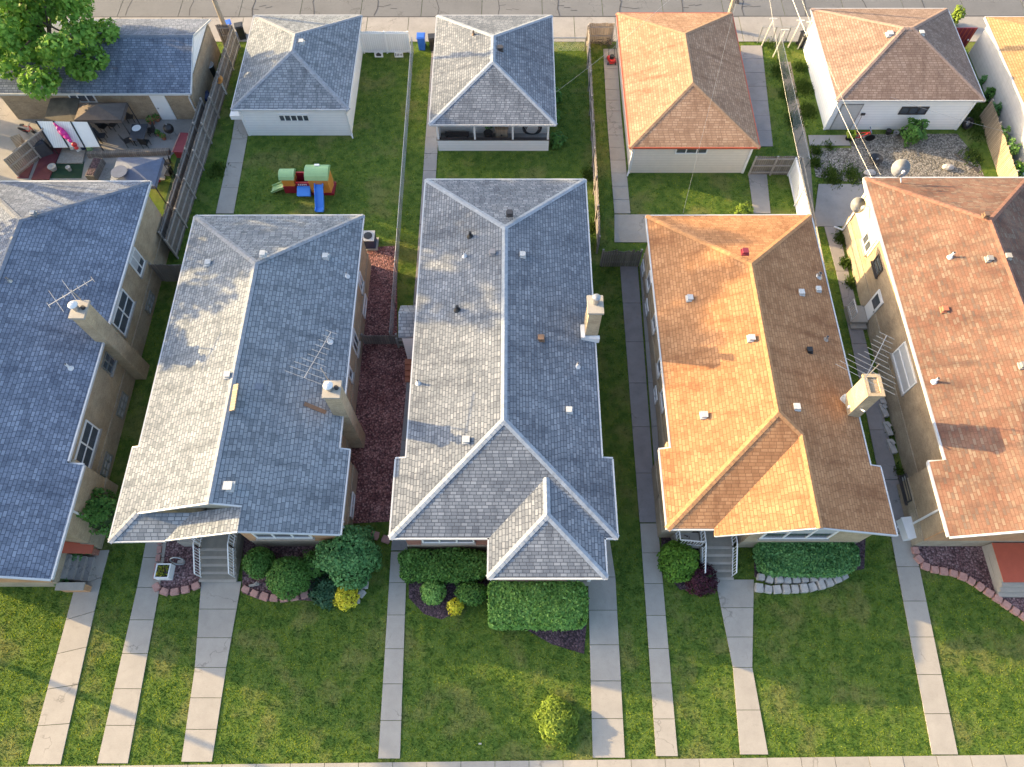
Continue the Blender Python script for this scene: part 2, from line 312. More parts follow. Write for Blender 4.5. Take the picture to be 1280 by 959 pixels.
M['leaf_yg'] = m_leaf('yellow green blades', (0.09, 0.16, 0.018), (0.19, 0.29, 0.035), (0.32, 0.41, 0.06), 0.3)
M['leaf_plum'] = m_leaf('plum barberry leaves', (0.025, 0.008, 0.014), (0.06, 0.015, 0.028), (0.12, 0.03, 0.05), 0.2)
M['leaf_flower'] = m_leaf('yellow flower heads', (0.03, 0.08, 0.01), (0.12, 0.18, 0.02), (0.55, 0.45, 0.04), 0.2)

# ---------------------------------------------------------------- mesh builder
class MB:
    def __init__(s): s.v = []; s.f = []
    def face(s, pts):
        i = len(s.v); s.v += [tuple(p) for p in pts]; s.f.append(tuple(range(i, i + len(pts)))); return s
    def box(s, c, d, rz=0.0, rx=0.0, ry=0.0, taper=1.0):
        Mx = Matrix.Translation(Vector(c)) @ Matrix.Rotation(rz, 4, 'Z') @ Matrix.Rotation(ry, 4, 'Y') @ Matrix.Rotation(rx, 4, 'X')
        i = len(s.v); x, y, z = d[0] / 2, d[1] / 2, d[2] / 2
        for sz in (-1, 1):
            k = taper if sz > 0 else 1.0
            for a, b in ((-1, -1), (1, -1), (1, 1), (-1, 1)): s.v.append(tuple(Mx @ Vector((a * x * k, b * y * k, sz * z))))
        for q in ((3, 2, 1, 0), (4, 5, 6, 7), (0, 1, 5, 4), (1, 2, 6, 5), (2, 3, 7, 6), (3, 0, 4, 7)): s.f.append(tuple(i + j for j in q))
        return s
    def b2(s, x0, y0, z0, x1, y1, z1): return s.box(((x0 + x1) / 2, (y0 + y1) / 2, (z0 + z1) / 2), (abs(x1 - x0), abs(y1 - y0), abs(z1 - z0)))
    def prism(s, poly, z0, z1):
        a = sum(poly[i][0] * poly[(i + 1) % len(poly)][1] - poly[(i + 1) % len(poly)][0] * poly[i][1] for i in range(len(poly)))
        if a < 0: poly = poly[::-1]
        n = len(poly); i = len(s.v)
        for z in (z0, z1): s.v += [(p[0], p[1], z) for p in poly]
        s.f.append(tuple(i + n + k for k in range(n))); s.f.append(tuple(i + k for k in reversed(range(n))))
        for k in range(n): s.f.append((i + k, i + (k + 1) % n, i + n + (k + 1) % n, i + n + k))
        return s
    def bar(s, p, q, wd, h, up=(0, 0, 1)):
        p, q, up = Vector(p), Vector(q), Vector(up); d = (q - p).normalized()
        if abs(d.dot(up)) > 0.98: up = Vector((1, 0, 0))
        a = d.cross(up).normalized(); b = a.cross(d); i = len(s.v)
        for e in (p, q):
            for u, v in ((-1, -1), (1, -1), (1, 1), (-1, 1)): s.v.append(tuple(e + a * u * wd / 2 + b * v * h / 2))
        for f in ((0, 1, 2, 3), (7, 6, 5, 4), (4, 5, 1, 0), (5, 6, 2, 1), (6, 7, 3, 2), (7, 4, 0, 3)): s.f.append(tuple(i + j for j in f))
        return s
    def cyl(s, p, q, r0, r1=None, n=10, cap=True):
        r1 = r0 if r1 is None else r1
        p, q = Vector(p), Vector(q); d = (q - p).normalized(); up = Vector((0, 0, 1)) if abs(d.z) < 0.95 else Vector((1, 0, 0))
        a = d.cross(up).normalized(); b = d.cross(a); i = len(s.v)
        for e, r in ((p, r0), (q, r1)):
            for k in range(n):
                t = 2 * math.pi * k / n; s.v.append(tuple(e + a * r * math.cos(t) + b * r * math.sin(t)))
        for k in range(n): s.f.append((i + k, i + n + k, i + n + (k + 1) % n, i + (k + 1) % n))
        if cap: s.f.append(tuple(i + k for k in range(n))); s.f.append(tuple(i + n + k for k in reversed(range(n))))
        return s
    def tube(s, pts, r, n=8):
        for a, b in zip(pts[:-1], pts[1:]): s.cyl(a, b, r, r, n)
        return s
    def lathe(s, c, prof, n=16, axis=None):
        c = Vector(c); i = len(s.v); Q = Vector((0, 0, 1)).rotation_difference(Vector(axis or (0, 0, 1))).to_matrix()
        for r, z in prof:
            for k in range(n):
                t = 2 * math.pi * k / n; s.v.append(tuple(c + Q @ Vector((r * math.cos(t), r * math.sin(t), z))))
        for j in range(len(prof) - 1):
            for k in range(n): s.f.append((i + j * n + k, i + j * n + (k + 1) % n, i + (j + 1) * n + (k + 1) % n, i + (j + 1) * n + k))
        if prof[0][0] > 1e-3: s.f.append(tuple(i + k for k in reversed(range(n))))
        if prof[-1][0] > 1e-3: s.f.append(tuple(i + (len(prof) - 1) * n + k for k in range(n)))
        return s
    def ball(s, c, r, n=12, m=8, sq=(1, 1, 1), jit=0.0):
        i = len(s.v)
        for j in range(m + 1):
            th = math.pi * j / m
            for k in range(n):
                ph = 2 * math.pi * k / n; q = r * (1 + random.uniform(-jit, jit))
                s.v.append((c[0] + q * sq[0] * math.sin(th) * math.cos(ph), c[1] + q * sq[1] * math.sin(th) * math.sin(ph), c[2] + q * sq[2] * math.cos(th)))
        for j in range(m):
            for k in range(n): s.f.append((i + j * n + k, i + (j + 1) * n + k, i + (j + 1) * n + (k + 1) % n, i + j * n + (k + 1) % n))
        return s
    def solid(s, polys, t):
        """sheet of polygons (seen from above) thickened downwards"""
        edges = {}
        key = lambda p: tuple(round(x, 3) for x in p)
        for p in polys:
            p = [Vector(q) for q in p]
            nrm = sum(((p[i] - p[0]).cross(p[i + 1] - p[0]) for i in range(1, len(p) - 1)), Vector())
            if nrm.z < 0: p = p[::-1]
            s.face(p); s.face([q - Vector((0, 0, t)) for q in reversed(p)])
            for a, b in zip(p, p[1:] + p[:1]): edges[(key(a), key(b))] = (a, b)
        for (a, b), (p, q) in edges.items():
            if (b, a) not in edges:
                dz = Vector((0, 0, t)); s.face([q, p, p - dz, q - dz])
        return s
    def build(s, name, mat, parent=None, smooth=False, label=None):
        me = bpy.data.meshes.new(name)
        off = world_loc(parent) if parent else Vector((0, 0, 0))
        if parent is None and s.v:
            a = np.array(s.v); off = Vector(((a[:, 0].min() + a[:, 0].max()) / 2, (a[:, 1].min() + a[:, 1].max()) / 2, a[:, 2].min()))
        me.from_pydata([(v[0] - off.x, v[1] - off.y, v[2] - off.z) for v in s.v], [], s.f)
        me.materials.append(mat); autouv(me)
        if smooth: me.polygons.foreach_set('use_smooth', [True] * len(me.polygons))
        o = bpy.data.objects.new(name, me); COL.objects.link(o)
        if parent: o.parent = parent
        else: o.location = off
        if label: o['label'] = label
        return o
def world_loc(o):
    l = Vector((0, 0, 0))
    while o: l += Vector(o.location); o = o.parent
    return l
def autouv(me):
    uv = me.uv_layers.new(name='UVMap')
    for p in me.polygons:
        n = p.normal; t = Vector((-n.y, n.x, 0))
        if t.length < 0.05: u, v = Vector((1, 0, 0)), Vector((0, 1, 0))
        else: u = t.normalized(); v = n.cross(u)
        for li in p.loop_indices:
            c = me.vertices[me.loops[li].vertex_index].co; uv.data[li].uv = (c.dot(u), c.dot(v))
def tag(o, label, cat, group=None, kind=None):
    o['label'] = label; o['category'] = cat
    if group: o['group'] = group
    if kind: o['kind'] = kind
    return o
def thing(name, label, cat, loc, group=None):
    o = bpy.data.objects.new(name, None); COL.objects.link(o); o.location = loc; o.empty_display_size = 0.3
    return tag(o, label, cat, group)
def struct(o, label=None):
    o['kind'] = 'structure'
    if label: o['label'] = label
    return o
def dup(root, loc, rz=0.0, label=None, sc=None):
    c = root.copy(); COL.objects.link(c); c.location = loc; c.rotation_euler = (0, 0, rz)
    if label: c['label'] = label
    if sc: c.scale = sc
    for ch in root.children:
        d = ch.copy(); COL.objects.link(d); d.parent = c
        for g in ch.children:
            e = g.copy(); COL.objects.link(e); e.parent = d
    return c

def leaf_mesh(name, mat, cen, nrm, size, parent=None, aspect=0.6):
    """one small bent leaf per point; cen, nrm are (n,3)"""
    n = len(cen); a = RNG.normal(size=(n, 3)); nn = nrm + 0.55 * RNG.normal(size=(n, 3)); nn /= np.linalg.norm(nn, axis=1, keepdims=True) + 1e-9
    u = np.cross(nn, a); u /= np.linalg.norm(u, axis=1, keepdims=True) + 1e-9; v = np.cross(nn, u)
    s = (size * RNG.uniform(0.6, 1.35, n))[:, None]
    V = np.stack([cen - u * s, cen - v * s * aspect + nn * s * 0.12, cen + u * s, cen + v * s * aspect + nn * s * 0.12], 1).reshape(-1, 3)
    off = np.array(world_loc(parent)) if parent else np.zeros(3)
    me = bpy.data.meshes.new(name); me.vertices.add(4 * n); me.vertices.foreach_set('co', (V - off).astype(np.float32).ravel())
    me.loops.add(4 * n); me.loops.foreach_set('vertex_index', np.arange(4 * n, dtype=np.int32))
    me.polygons.add(n); me.polygons.foreach_set('loop_start', np.arange(0, 4 * n, 4, dtype=np.int32))
    me.update(calc_edges=True); me.materials.append(mat)
    o = bpy.data.objects.new(name, me); COL.objects.link(o)
    if parent: o.parent = parent
    return o

# ---------------------------------------------------------------- the setting
struct(MB().face([(-260, -160, 0), (260, -160, 0), (260, 260, 0), (-260, 260, 0)]).build('ground', M['lawn']))
EXCL = []; EDGES = []                                       # plan polygons where no grass grows
def excl(poly): EXCL.append([(p[0], p[1]) for p in poly])
def slabs(name, A, B, mat, step=1.55, z0=-0.02, z1=0.045, gap=0.012):
    """pavement of separate slabs between two edge lines A and B (lists of ground points)"""
    m = MB(); A = [Vector((p[0], p[1], 0)) for p in A]; B = [Vector((p[0], p[1], 0)) for p in B]
    for i in range(len(A) - 1):
        n = max(1, round((A[i + 1] - A[i]).length / step))
        for k in range(n):
            t0, t1 = k / n, (k + 1) / n; g = gap / max(0.1, (A[i + 1] - A[i]).length)
            q = [A[i].lerp(A[i + 1], t0 + g), B[i].lerp(B[i + 1], t0 + g), B[i].lerp(B[i + 1], t1 - g), A[i].lerp(A[i + 1], t1 - g)]
            m.prism(q, z0, z1 + random.uniform(-0.006, 0.006))
    excl(A + B[::-1]); EDGES.extend([A, B])
    return struct(m.build(name, mat))
def sheet(name, pts, mat, z=0.012, thick=0.05):
    excl(pts); return struct(MB().prism(pts, z - thick, z).build(name, mat))

# front pavement, parkway, street
yL, yR = -1.13, -0.66
def fy(x): return yL + (yR - yL) * (x + 22) / 44
slabs('sidewalk', [(-60, fy(-60)), (60, fy(60))], [(-60, fy(-60) - 1.6), (60, fy(60) - 1.6)], M['concrete'], 1.52)
struct(MB().b2(-120, -7.0, -0.1, 120, -6.85, 0.10).build('kerb', M['concrete']))
sheet('road', [(-120, -16), (120, -16), (120, -7.0), (-120, -7.0)], M['asphalt'], 0.004)
# alley with its aprons
slabs('alley', [(-90, 49.0), (90, 49.2)], [(-90, 53.4), (90, 53.6)], M['alley'], 4.6, -0.02, 0.03, 0.02)
slabs('garage_apron', [(-36, 46.3), (36, 46.3)], [(-36, 48.97), (36, 49.17)], M['concrete_mid'], 3.1, -0.02, 0.035, 0.02)
j = MB()
for x in np.arange(-34, 34, 4.7):
    pts = [Vector((x + random.uniform(-.15, .15), 49.2 + k * 0.8, 0.036)) for k in range(5)]
    for a, b in zip(pts[:-1], pts[1:]):
        d = random.uniform(-0.18, 0.18); b.x += d; j.bar(a, b, 0.06, 0.006)
    if random.random() < 0.6:
        for k in range(3):
            q = pts[1] + Vector((k * .5, random.uniform(-.2, .4), 0)); j.bar(q, q + Vector((0.5, random.uniform(-.2, .2), 0)), 0.045, 0.006)
j.bar((-60, 48.98, 0.04), (60, 49.18, 0.04), 0.09, 0.006)
struct(j.build('alley_joint', M['joint']))
struct(MB().cyl(G(918, 4, 0.02), G(918, 4, 0.06), 0.36, n=20).build('manhole_cover', M['dark_frame']))

# concrete walks towards the front pavement
def wk(name, L, Rr, mat='concrete', **k): return slabs(name, GP(L), GP(Rr), M[mat], **k)
wk('front_walk', [(35, 956), (94, 735), (97, 690)], [(76, 956), (128, 722), (137, 688)])
wk('side_walk', [(122, 955), (172, 735), (186, 662)], [(160, 955), (200, 735), (211, 662)])
wk('front_walk', [(227, 953), (244, 835), (252, 727.5)], [(265, 953), (283, 835), (302, 727.5)])
wk('side_walk', [(473, 949), (489, 690)], [(500, 949), (509, 690)])
wk('side_walk', [(489, 689), (505, 520), (521, 330), (540, 60)], [(509, 689), (524, 520), (538, 330), (555, 60)], 'concrete_mid')
wk('front_walk', [(741, 948), (735, 722), (728, 675)], [(781, 948), (769, 722), (762, 675)])
wk('side_walk', [(820, 946), (800, 655)], [(847, 946), (822, 655)])
wk('side_walk', [(799.5, 654), (775, 334)], [(821, 654), (797, 334)], 'concrete_old_shaded', step=2.6)
wk('kerb_strip', [(823, 654), (799.5, 334)], [(830, 654), (806, 334)], 'concrete_mid', step=2.6, z1=0.12)
wk('patio_slab', [(768, 304), (768, 269)], [(812, 304), (808, 269)])
wk('side_walk', [(768, 268), (758, 140), (754, 62)], [(788, 268), (776, 140), (771, 62)], step=1.1)
wk('front_walk', [(925, 944), (916, 835), (894, 725)], [(960, 944), (940, 835), (942, 725)])
wk('side_walk', [(1165, 944), (1113, 668)], [(1197, 944), (1140, 668)])
wk('side_walk', [(1112.7, 667), (1075, 480), (1045, 340), (1030, 284)], [(1138, 667), (1095, 480), (1060, 340), (1047, 284)], 'concrete_old_shaded', step=3)  # walk goes on darker between the houses, shade put into the colour
# back yard paving
wk('yard_walk', [(270, 268), (290, 175), (300, 110)], [(292, 268), (309, 175), (318, 110)], step=2.2)
wk('yard_walk', [(927, 184), (926, 58)], [(966, 184), (952, 58)], 'concrete_old_shaded', step=1.5)
wk('yard_walk', [(942, 268), (935, 217)], [(963, 268), (958, 217)], 'concrete_mid', step=3)
wk('patio_slab', [(1016, 284), (1023, 231)], [(1056, 284), (1090, 231)], 'concrete_mid', step=4)
wk('yard_walk', [(1012, 183), (1010, 170)], [(1063, 183), (1058, 170)], 'concrete_mid', step=3)
sheet('patio_slab', GP([(-40, 226), (-30, 118), (30, 118), (38, 150), (245, 150), (235, 178), (214, 195), (206, 226)]), M['concrete_mid'], 0.03)
sheet('dirt_strip', GP([(975, 78), (988, 78), (1012, 190), (1020, 300), (1006, 300), (996, 190)]), M['dirt'], 0.012)
sheet('gravel_bed', GP([(1013, 186), (1064, 186), (1064, 169), (1196, 168), (1222, 200), (1234, 232), (1088, 232), (1020, 222)]), M['gravel'], 0.02)
# planting beds
sheet('mulch_bed', GP([(208, 662), (204, 690), (195, 738), (206, 745), (232, 742), (252, 732), (252, 662)]), M['mulch_rose'], 0.03)
sheet('mulch_bed', GP([(304, 662), (303, 742), (330, 752), (380, 751), (420, 755), (452, 735), (458, 690), (440, 655)]), M['mulch_rose'], 0.03)
sheet('mulch_bed', GP([(458, 310), (496, 308), (497, 430), (512, 430), (497, 652), (440, 655), (434, 640)]), M['mulch'], 0.025)
sheet('mulch_bed', GP([(511, 690), (511, 748), (530, 768), (552, 775), (570, 766), (585, 752), (614, 748), (614, 690)]), M['mulch_dark'], 0.03)
sheet('mulch_bed', GP([(648, 782), (690, 806), (730, 818), (733, 782)]), M['mulch_dark'], 0.03)
sheet('mulch_bed', GP([(826, 662), (828, 712), (850, 738), (895, 734), (893, 662)]), M['mulch_dark'], 0.03)
sheet('mulch_bed', GP([(942, 668), (943, 722), (1010, 722), (1080, 712), (1082, 668)]), M['mulch_dark'], 0.03)
sheet('mulch_bed', GP([(1142, 676), (1146, 704), (1160, 712), (1185, 716), (1215, 724), (1250, 748), (1292, 774), (1330, 680)]), M['mulch_rose'], 0.03)
sheet('turf_mat', GP([(58, 224), (66, 203), (106, 203), (102, 224)]), M['astro'], 0.04)
sheet('turf_mat', GP([(204, 262), (222, 196), (236, 196), (222, 262)]), M['astro'], 0.035)

# ---------------------------------------------------------------- houses
def roof_caps(par, segs, mat, slope=0.33):
    for p, q, k in segs:
        m = MB()
        p, q = Vector(p), Vector(q); d = (q - p); h = Vector((d.x, d.y, 0)).normalized(); a = Vector((-h.y, h.x, 0)) * 0.16
        up = Vector((0, 0, 0.035)); dn = Vector((0, 0, 0.16 * k - 0.03))
        n = max(1, int(d.length / 0.3))
        for i in range(n):
            s0, s1 = p + d * (i / n), p + d * ((i + 1.12) / n); e = Vector((0, 0, 0.018))
            m.face([s0 + up, s1 + up - e, s1 + a - dn - e, s0 + a - dn]); m.face([s1 + up - e, s0 + up, s0 - a - dn, s1 - a - dn - e])
            m.face([s1 + up - e, s1 - a - dn - e, s1 - a - dn - e * 3, s1 + a - dn - e * 3, s1 + a - dn - e])
        m.build('ridge_cap', mat, par)
def gutters(par, lines, mat, out=0.05, w=0.13, h=0.13, drop=0.07):
    m = MB()
    for p, q in lines: m.bar(Vector(p) - Vector((0, 0, drop)), Vector(q) - Vector((0, 0, drop)), w * .68, h)
    return m.build('gutter', mat, par)
def window(par, axis, C, a0, a1, z0, z1, sgn, nv=2, nh=1, fr='white', pane='glass', name='window', sill=True):
    """framed window on the wall plane axis=C, looking towards sgn"""
    a0, a1 = min(a0, a1), max(a0, a1); z0, z1 = min(z0, z1), max(z0, z1)
    def bx(m, u0, u1, zz0, zz1, d0, d1):
        if axis == 'X': m.b2(C + sgn * d0, u0, zz0, C + sgn * d1, u1, zz1)
        else: m.b2(u0, C + sgn * d0, zz0, u1, C + sgn * d1, zz1)
    f = MB(); t = 0.075
    bx(f, a0, a0 + t, z0, z1, -0.03, 0.06); bx(f, a1 - t, a1, z0, z1, -0.03, 0.06)
    bx(f, a0 + t, a1 - t, z0, z0 + t, -0.03, 0.06); bx(f, a0 + t, a1 - t, z1 - t, z1, -0.03, 0.06)
    for k in range(1, nv): u = a0 + (a1 - a0) * k / nv; bx(f, u - .035, u + .035, z0 + t, z1 - t, -0.03, 0.055)
    for k in range(1, nh): u = z0 + (z1 - z0) * k / nh; bx(f, a0 + t, a1 - t, u - .03, u + .03, -0.03, 0.05)
    o = f.build(name, M[fr], par)
    g = MB(); bx(g, a0 + t, a1 - t, z0 + t, z1 - t, 0.0, 0.018); g.build('pane', M[pane], o)
    if nh == 1 and pane == 'glass' and z1 - z0 > .9:
        zb = z1 - t - (z1 - z0) * random.choice((.3, .45, .6)); s = MB(); bx(s, a0 + t, a1 - t, zb, z1 - t, 0.0185, 0.022); s.build('roller_blind', M['blind'], o)
    if sill:
        s = MB(); bx(s, a0 - .07, a1 + .07, z0 - .09, z0 - .003, -0.02, 0.13); s.build('sill', M['concrete'] if fr != 'dark_frame' else M['dark_frame'], o)
    return o
def pwin(par, X, sgn, tf, bn, **k):
    a, b = OX(*tf, X), OX(*bn, X); return window(par, 'X', X, a.y, b.y, b.z, a.z, sgn, **k)
def vent_box(roof, p, mat, s=0.36, h=0.24, hood=True, rz=0.0):
    s *= .74; h *= .72; mat = M['vent_white'] if mat == M['white'] else mat
    m = MB(); m.box((p.x, p.y, p.z + h * 0.35), (s, s, h), rz, taper=0.92)
    if hood: m.box((p.x, p.y, p.z + h * 0.85 + .015), (s * 1.12, s * 1.12, 0.05), rz)
    m.box((p.x, p.y, p.z - 0.01), (s * 1.45, s * 1.45, 0.09), rz)
    return m.build('roof_vent', mat, roof)
def vent_pipe(roof, p, mat, r=0.055, h=0.38):
    o = MB().cyl((p.x, p.y, p.z - .1), (p.x, p.y, p.z + h), r, r, 10).cyl((p.x, p.y, p.z - .04), (p.x, p.y, p.z + .12), r * 2.6, r * 1.2, 12).build('vent_pipe', mat, roof)
    MB().cyl((p.x, p.y, p.z + h + .001), (p.x, p.y, p.z + h + .012), r * .8, r * .8, 10).build('opening', M['black'], o); return o
def chimney(par, x0, y0, x1, y1, ztop, mat, cap='concrete', dome=True, zb=0.0):
    o = MB().b2(x0, y0, zb, x1, y1, ztop).build('chimney', mat, par)
    MB().b2(x0 - .07, y0 - .07, ztop + .002, x1 + .07, y1 + .07, ztop + .14).build('crown', M['concrete'] if cap == 'concrete' else M[cap], o)
    cx, cy = (x0 + x1) / 2, (y0 + y1) / 2
    if dome:
        MB().cyl((cx - .08, cy, ztop + .1), (cx - .08, cy, ztop + .42), .15, .15, 14).build('flue', M['galv'], o)
        MB().lathe((cx - .08, cy, ztop + .50), [(.23, 0), (.23, .05), (.12, .15), (0.001, .18)], 14).cyl((cx - .08, cy, ztop + .4), (cx - .08, cy, ztop + .52), .03, .03, 6).build('rain_cap', M['white_metal'], o)
        MB().cyl((cx + .22, cy + .05, ztop + .1), (cx + .22, cy + .05, ztop + .26), .11, .10, 12).build('flue', M['black'], o)
    return o
def downspout(par, p_top, p_bot, out, mat='white_metal'):
    """leader from the gutter back to the wall and down"""
    a, b = Vector(p_top), Vector(p_bot)
    k = Vector((b.x, b.y, a.z - 0.55)); m = MB().bar(a, k, 0.09, 0.07).bar(k, Vector((b.x, b.y, 0.25)), 0.09, 0.07)
    m.bar(Vector((b.x, b.y, 0.25)), Vector((b.x + out[0], b.y + out[1], 0.08)), 0.09, 0.07)
    return m.build('downspout', M[mat], par)
def walls(par, rects, z1, mat, found=True, zf=1.15):
    m = MB()
    for x0, y0, x1, y1 in rects: m.b2(x0, y0, 0, x1, y1, z1); excl([(x0, y0), (x1, y0), (x1, y1), (x0, y1)])
    o = m.build('wall', mat, par)
    if found:
        f = MB()
        for x0, y0, x1, y1 in rects: f.b2(x0 - .03, y0 - .03, -.05, x1 + .03, y1 + .03, zf); f.b2(x0 - .05, y0 - .05, zf + .003, x1 + .05, y1 + .05, zf + .075)
        f.build('foundation', M['found'], par)
    return o
def steps(par, x0, x1, yb, zt, n, run, yback, mat='concrete'):
    """front steps, lowest at y = yb, climbing towards +y"""
    m = MB(); nz = MB(); rise = zt / n
    for i in range(n):
        y = yb + i * run; e_ = i * .004
        m.b2(x0 + e_, y, i * rise if i else -.02, x1 - e_, yback - e_, (i + 1) * rise)
        nz.b2(x0 - .01 + e_, y - .035, (i + 1) * rise - .06, x1 + .01 - e_, y + .085, (i + 1) * rise + .006)
    excl([(x0, yb), (x1, yb), (x1, yback), (x0, yback)])
    o = m.build('steps', M['concrete_step'], par); nz.build('stair_nosing', M['concrete'], o); return o  # treads darker than nosings, their dirt and shade put into the colour
def railing(par, pts, hgt=0.85, n=9):
    m = MB()
    pts = [Vector(p) for p in pts]; U = Vector((0, 0, 1))
    for a, b in zip(pts[:-1], pts[1:]):
        m.bar(a + U * hgt, b + U * hgt, .05, .05); m.bar(a + U * .12, b + U * .12, .035, .035)
        k = max(2, int((b - a).length / 0.14))
        for i in range(k + 1):
            q = a.lerp(b, i / k); r = .022 if i in (0, k) else .011; m.bar(q, q + U * hgt, 2 * r, 2 * r)
    return m.build('railing', M['white_metal'], par)

# --- house 1: slate blue roof, blond brick (its right half is in the photograph)
H1 = thing('brick_house', 'blond brick house with dark slate blue roof, cut by left edge', 'house', (-26, 17.5, 0))
xr, zr, p = -26.0, 6.2, 0.40; hn, hw = 4.95, 5.58; yb, ya, yw, yf = 28.95, 24.5, 11.65, 6.3
zn, zw = zr - p * hn, zr - p * hw
A, F = (xr, ya, zr), (xr, yf, zr)
polys = [[A, F, (xr + hw, yf, zw), (xr + hw, yw, zw), (xr + hn, yw, zn), (xr + hn, yb, zn)],
         [A, (xr, 8.2, zr), (xr - hw, 8.2, zw), (xr - hw, yw, zw), (xr - hn, yw, zn), (xr - hn, yb, zn)],
         [A, (xr + hn, yb, zn), (xr - hn, yb, zn)]]
r1 = MB().solid(polys, 0.13).build('roof', M['sh_slate'], H1)
roof_caps(H1, [(A, F, p), (A, (xr + hn, yb, zn), .25), (A, (xr - hn, yb, zn), .25)], M['cap_slate'])
gutters(H1, [((xr + hn + .05, yw + .1, zn), (xr + hn + .05, yb + .05, zn)), ((xr + hn, yb + .05, zn), (xr - hn, yb + .05, zn)), ((xr + hw + .05, yf, zw), (xr + hw + .05, yw, zw)), ((xr + hn, yw + .03, zw + .13), (xr + hw + .05, yw + .03, zw + .06)),
             ((xr, yf - .03, zr), (xr + hw, yf - .03, zw)), ((xr, 8.17, zr), (xr - hw, 8.17, zw))], M['gutter'])
walls(H1, [(-30.6, 11.9, -21.35, 28.55), (-31.2, 8.6, -20.78, 11.9), (-26.0, 6.75, -22.0, 8.6)], 4.02, M['brick_blond'])
MB().face([(-26.0, 6.78, 4.0), (-20.9, 6.78, 4.0), (-26, 6.78, 6.02)]).build('gable', M['brick_face'], H1); MB().face([(-31.1, 8.62, 4.0), (-26.0, 8.62, 4.0), (-26, 8.62, 6.02)]).build('gable', M['brick_face'], H1)
MB().b2(-25.98, 6.69, 1.24, -22.02, 6.747, 4.0).build('front_wall', M['brick_face'], H1)
X = -21.35
pwin(H1, X, 1, (167, 309), (175, 347), nv=2, nh=1)
pwin(H1, X, 1, (152, 361), (155, 421), nv=2, nh=2)
pwin(H1, X, 1, (132, 439), (138, 470), nv=2, nh=2, fr='galv', pane='glass')
pwin(H1, X, 1, (107, 525), (109, 591), nv=2, nh=2)
for a, b in ((22.3, 23.6), (17.0, 15.6), (12.2, 13.5)): window(H1, 'X', X + .03, a, b, .3, .95, 1, nv=3, nh=2, fr='galv', pane='blind', sill=False)
ch = chimney(H1, -21.34, 18.2, -20.72, 19.1, 6.55, M['brick_blond'])
downspout(H1, (-20.38, 9.6, 3.85), (-20.72, 9.6, 0), (.5, 0))
st = MB()
for i in range(4): st.b2(-21.98 + .004 * i, 6.95 + .004 * i, 0, -20.95 - .27 * i, 8.14 - .004 * i, .2 * (i + 1))
st.build('steps', M['concrete_mid'], H1); excl([(-22, 6.9), (-20.9, 6.9), (-20.9, 8.3), (-22, 8.3)])
a_, b_, c_ = G(82, 668, 1.5), G(108, 672, .75), G(73, 684, 1.3)
MB().prism([(-21.6, 8.25), (-20.82, 8.25), (-20.82, 8.5), (-21.6, 8.5)], 0, .8).build('wing_wall', M['brick_red'], H1)
MB().solid([[(-21.9, 8.0, 1.7), (-20.72, 8.15, .9), (-20.72, 8.58, .9), (-21.9, 8.58, 1.7)]], .07).build('wall_coping', M['red_trim'], H1)
MB().b2(-22.0, 6.45, 0, -20.75, 6.72, .75).build('wing_wall', M['brick_face'], H1)
MB().b2(-22.05, 6.4, .755, -20.7, 6.77, .84).build('wall_coping', M['concrete'], H1)
vent_box(r1, OY(42, 268, 25.0), M['galv'], .3, .2)
vent_pipe(r1, OS(88, 461, xr, zr, p, 1), M['white_metal'], .06, .45)
vent_pipe(r1, OS(12, 352, xr, zr, p, 1), M['galv'], .05, .3)

# --- house 2: light grey roof, porch at the left of its front
H2 = thing('brick_house', 'brick house with pale grey roof and front bushes, white porch railings', 'house', (-13, 17.2, 0))
xr, zr, p = -13.1, 6.2, 0.41
A, F = (xr, 21.75, zr), (xr, 9.13, zr)
def zl(x): return zr - p * (xr - x)
def zR(x): return zr - p * (x - xr)
nl, wl, nr, wr = -17.75, -18.12, -8.28, -7.82
Hh = (-16.93, 9.13, zl(-16.93)); Cc = (wl, 7.96, zl(wl)); P1 = (-11.85, 9.13, zR(-11.85)); P0 = (-11.85, 8.02, zR(-11.85))
V0 = (P1[0] - (P1[2] - Cc[2]) / p, 8.0, Cc[2]); T = (P1[0] - (P1[2] - Hh[2]) / p, 9.13, Hh[2])
polysA = [[A, F, Hh, Cc, (wl, 12.45, zl(wl)), (nl, 12.45, zl(nl)), (nl - .15, 26.42, zl(nl - .15))],
          [A, F, P1, P0, (wr, 8.3, zR(wr)), (wr, 12.38, zR(wr)), (nr, 12.38, zR(nr)), (nr - .13, 26.42, zR(nr - .13))],
          [A, (nl - .15, 26.42, zl(nl - .15)), (nr - .13, 26.42, zR(nr - .13))]]
r2 = MB().solid(polysA, 0.13).build('roof', M['sh_light'], H2)
MB().solid([[Cc, V0, T, (Hh[0], Hh[1] + .0, Hh[2] - .004)], [T, V0, P0, P1]], 0.12).build('porch_roof', M['sh_light'], H2)
MB().face([(-16.8, 9.42, 4.4), (-12.0, 9.42, 4.4), (-12.0, 9.42, 5.55), (-13.1, 9.42, 6.08), (-16.8, 9.42, 4.62)]).build('gable', M['siding_grey'], H2)
roof_caps(H2, [(A, F, p), (A, (nl - .15, 26.42, zl(nl - .15)), .26), (A, (nr - .13, 26.42, zR(nr - .13)), .26), (Hh, Cc, .28)], M['cap_light'])
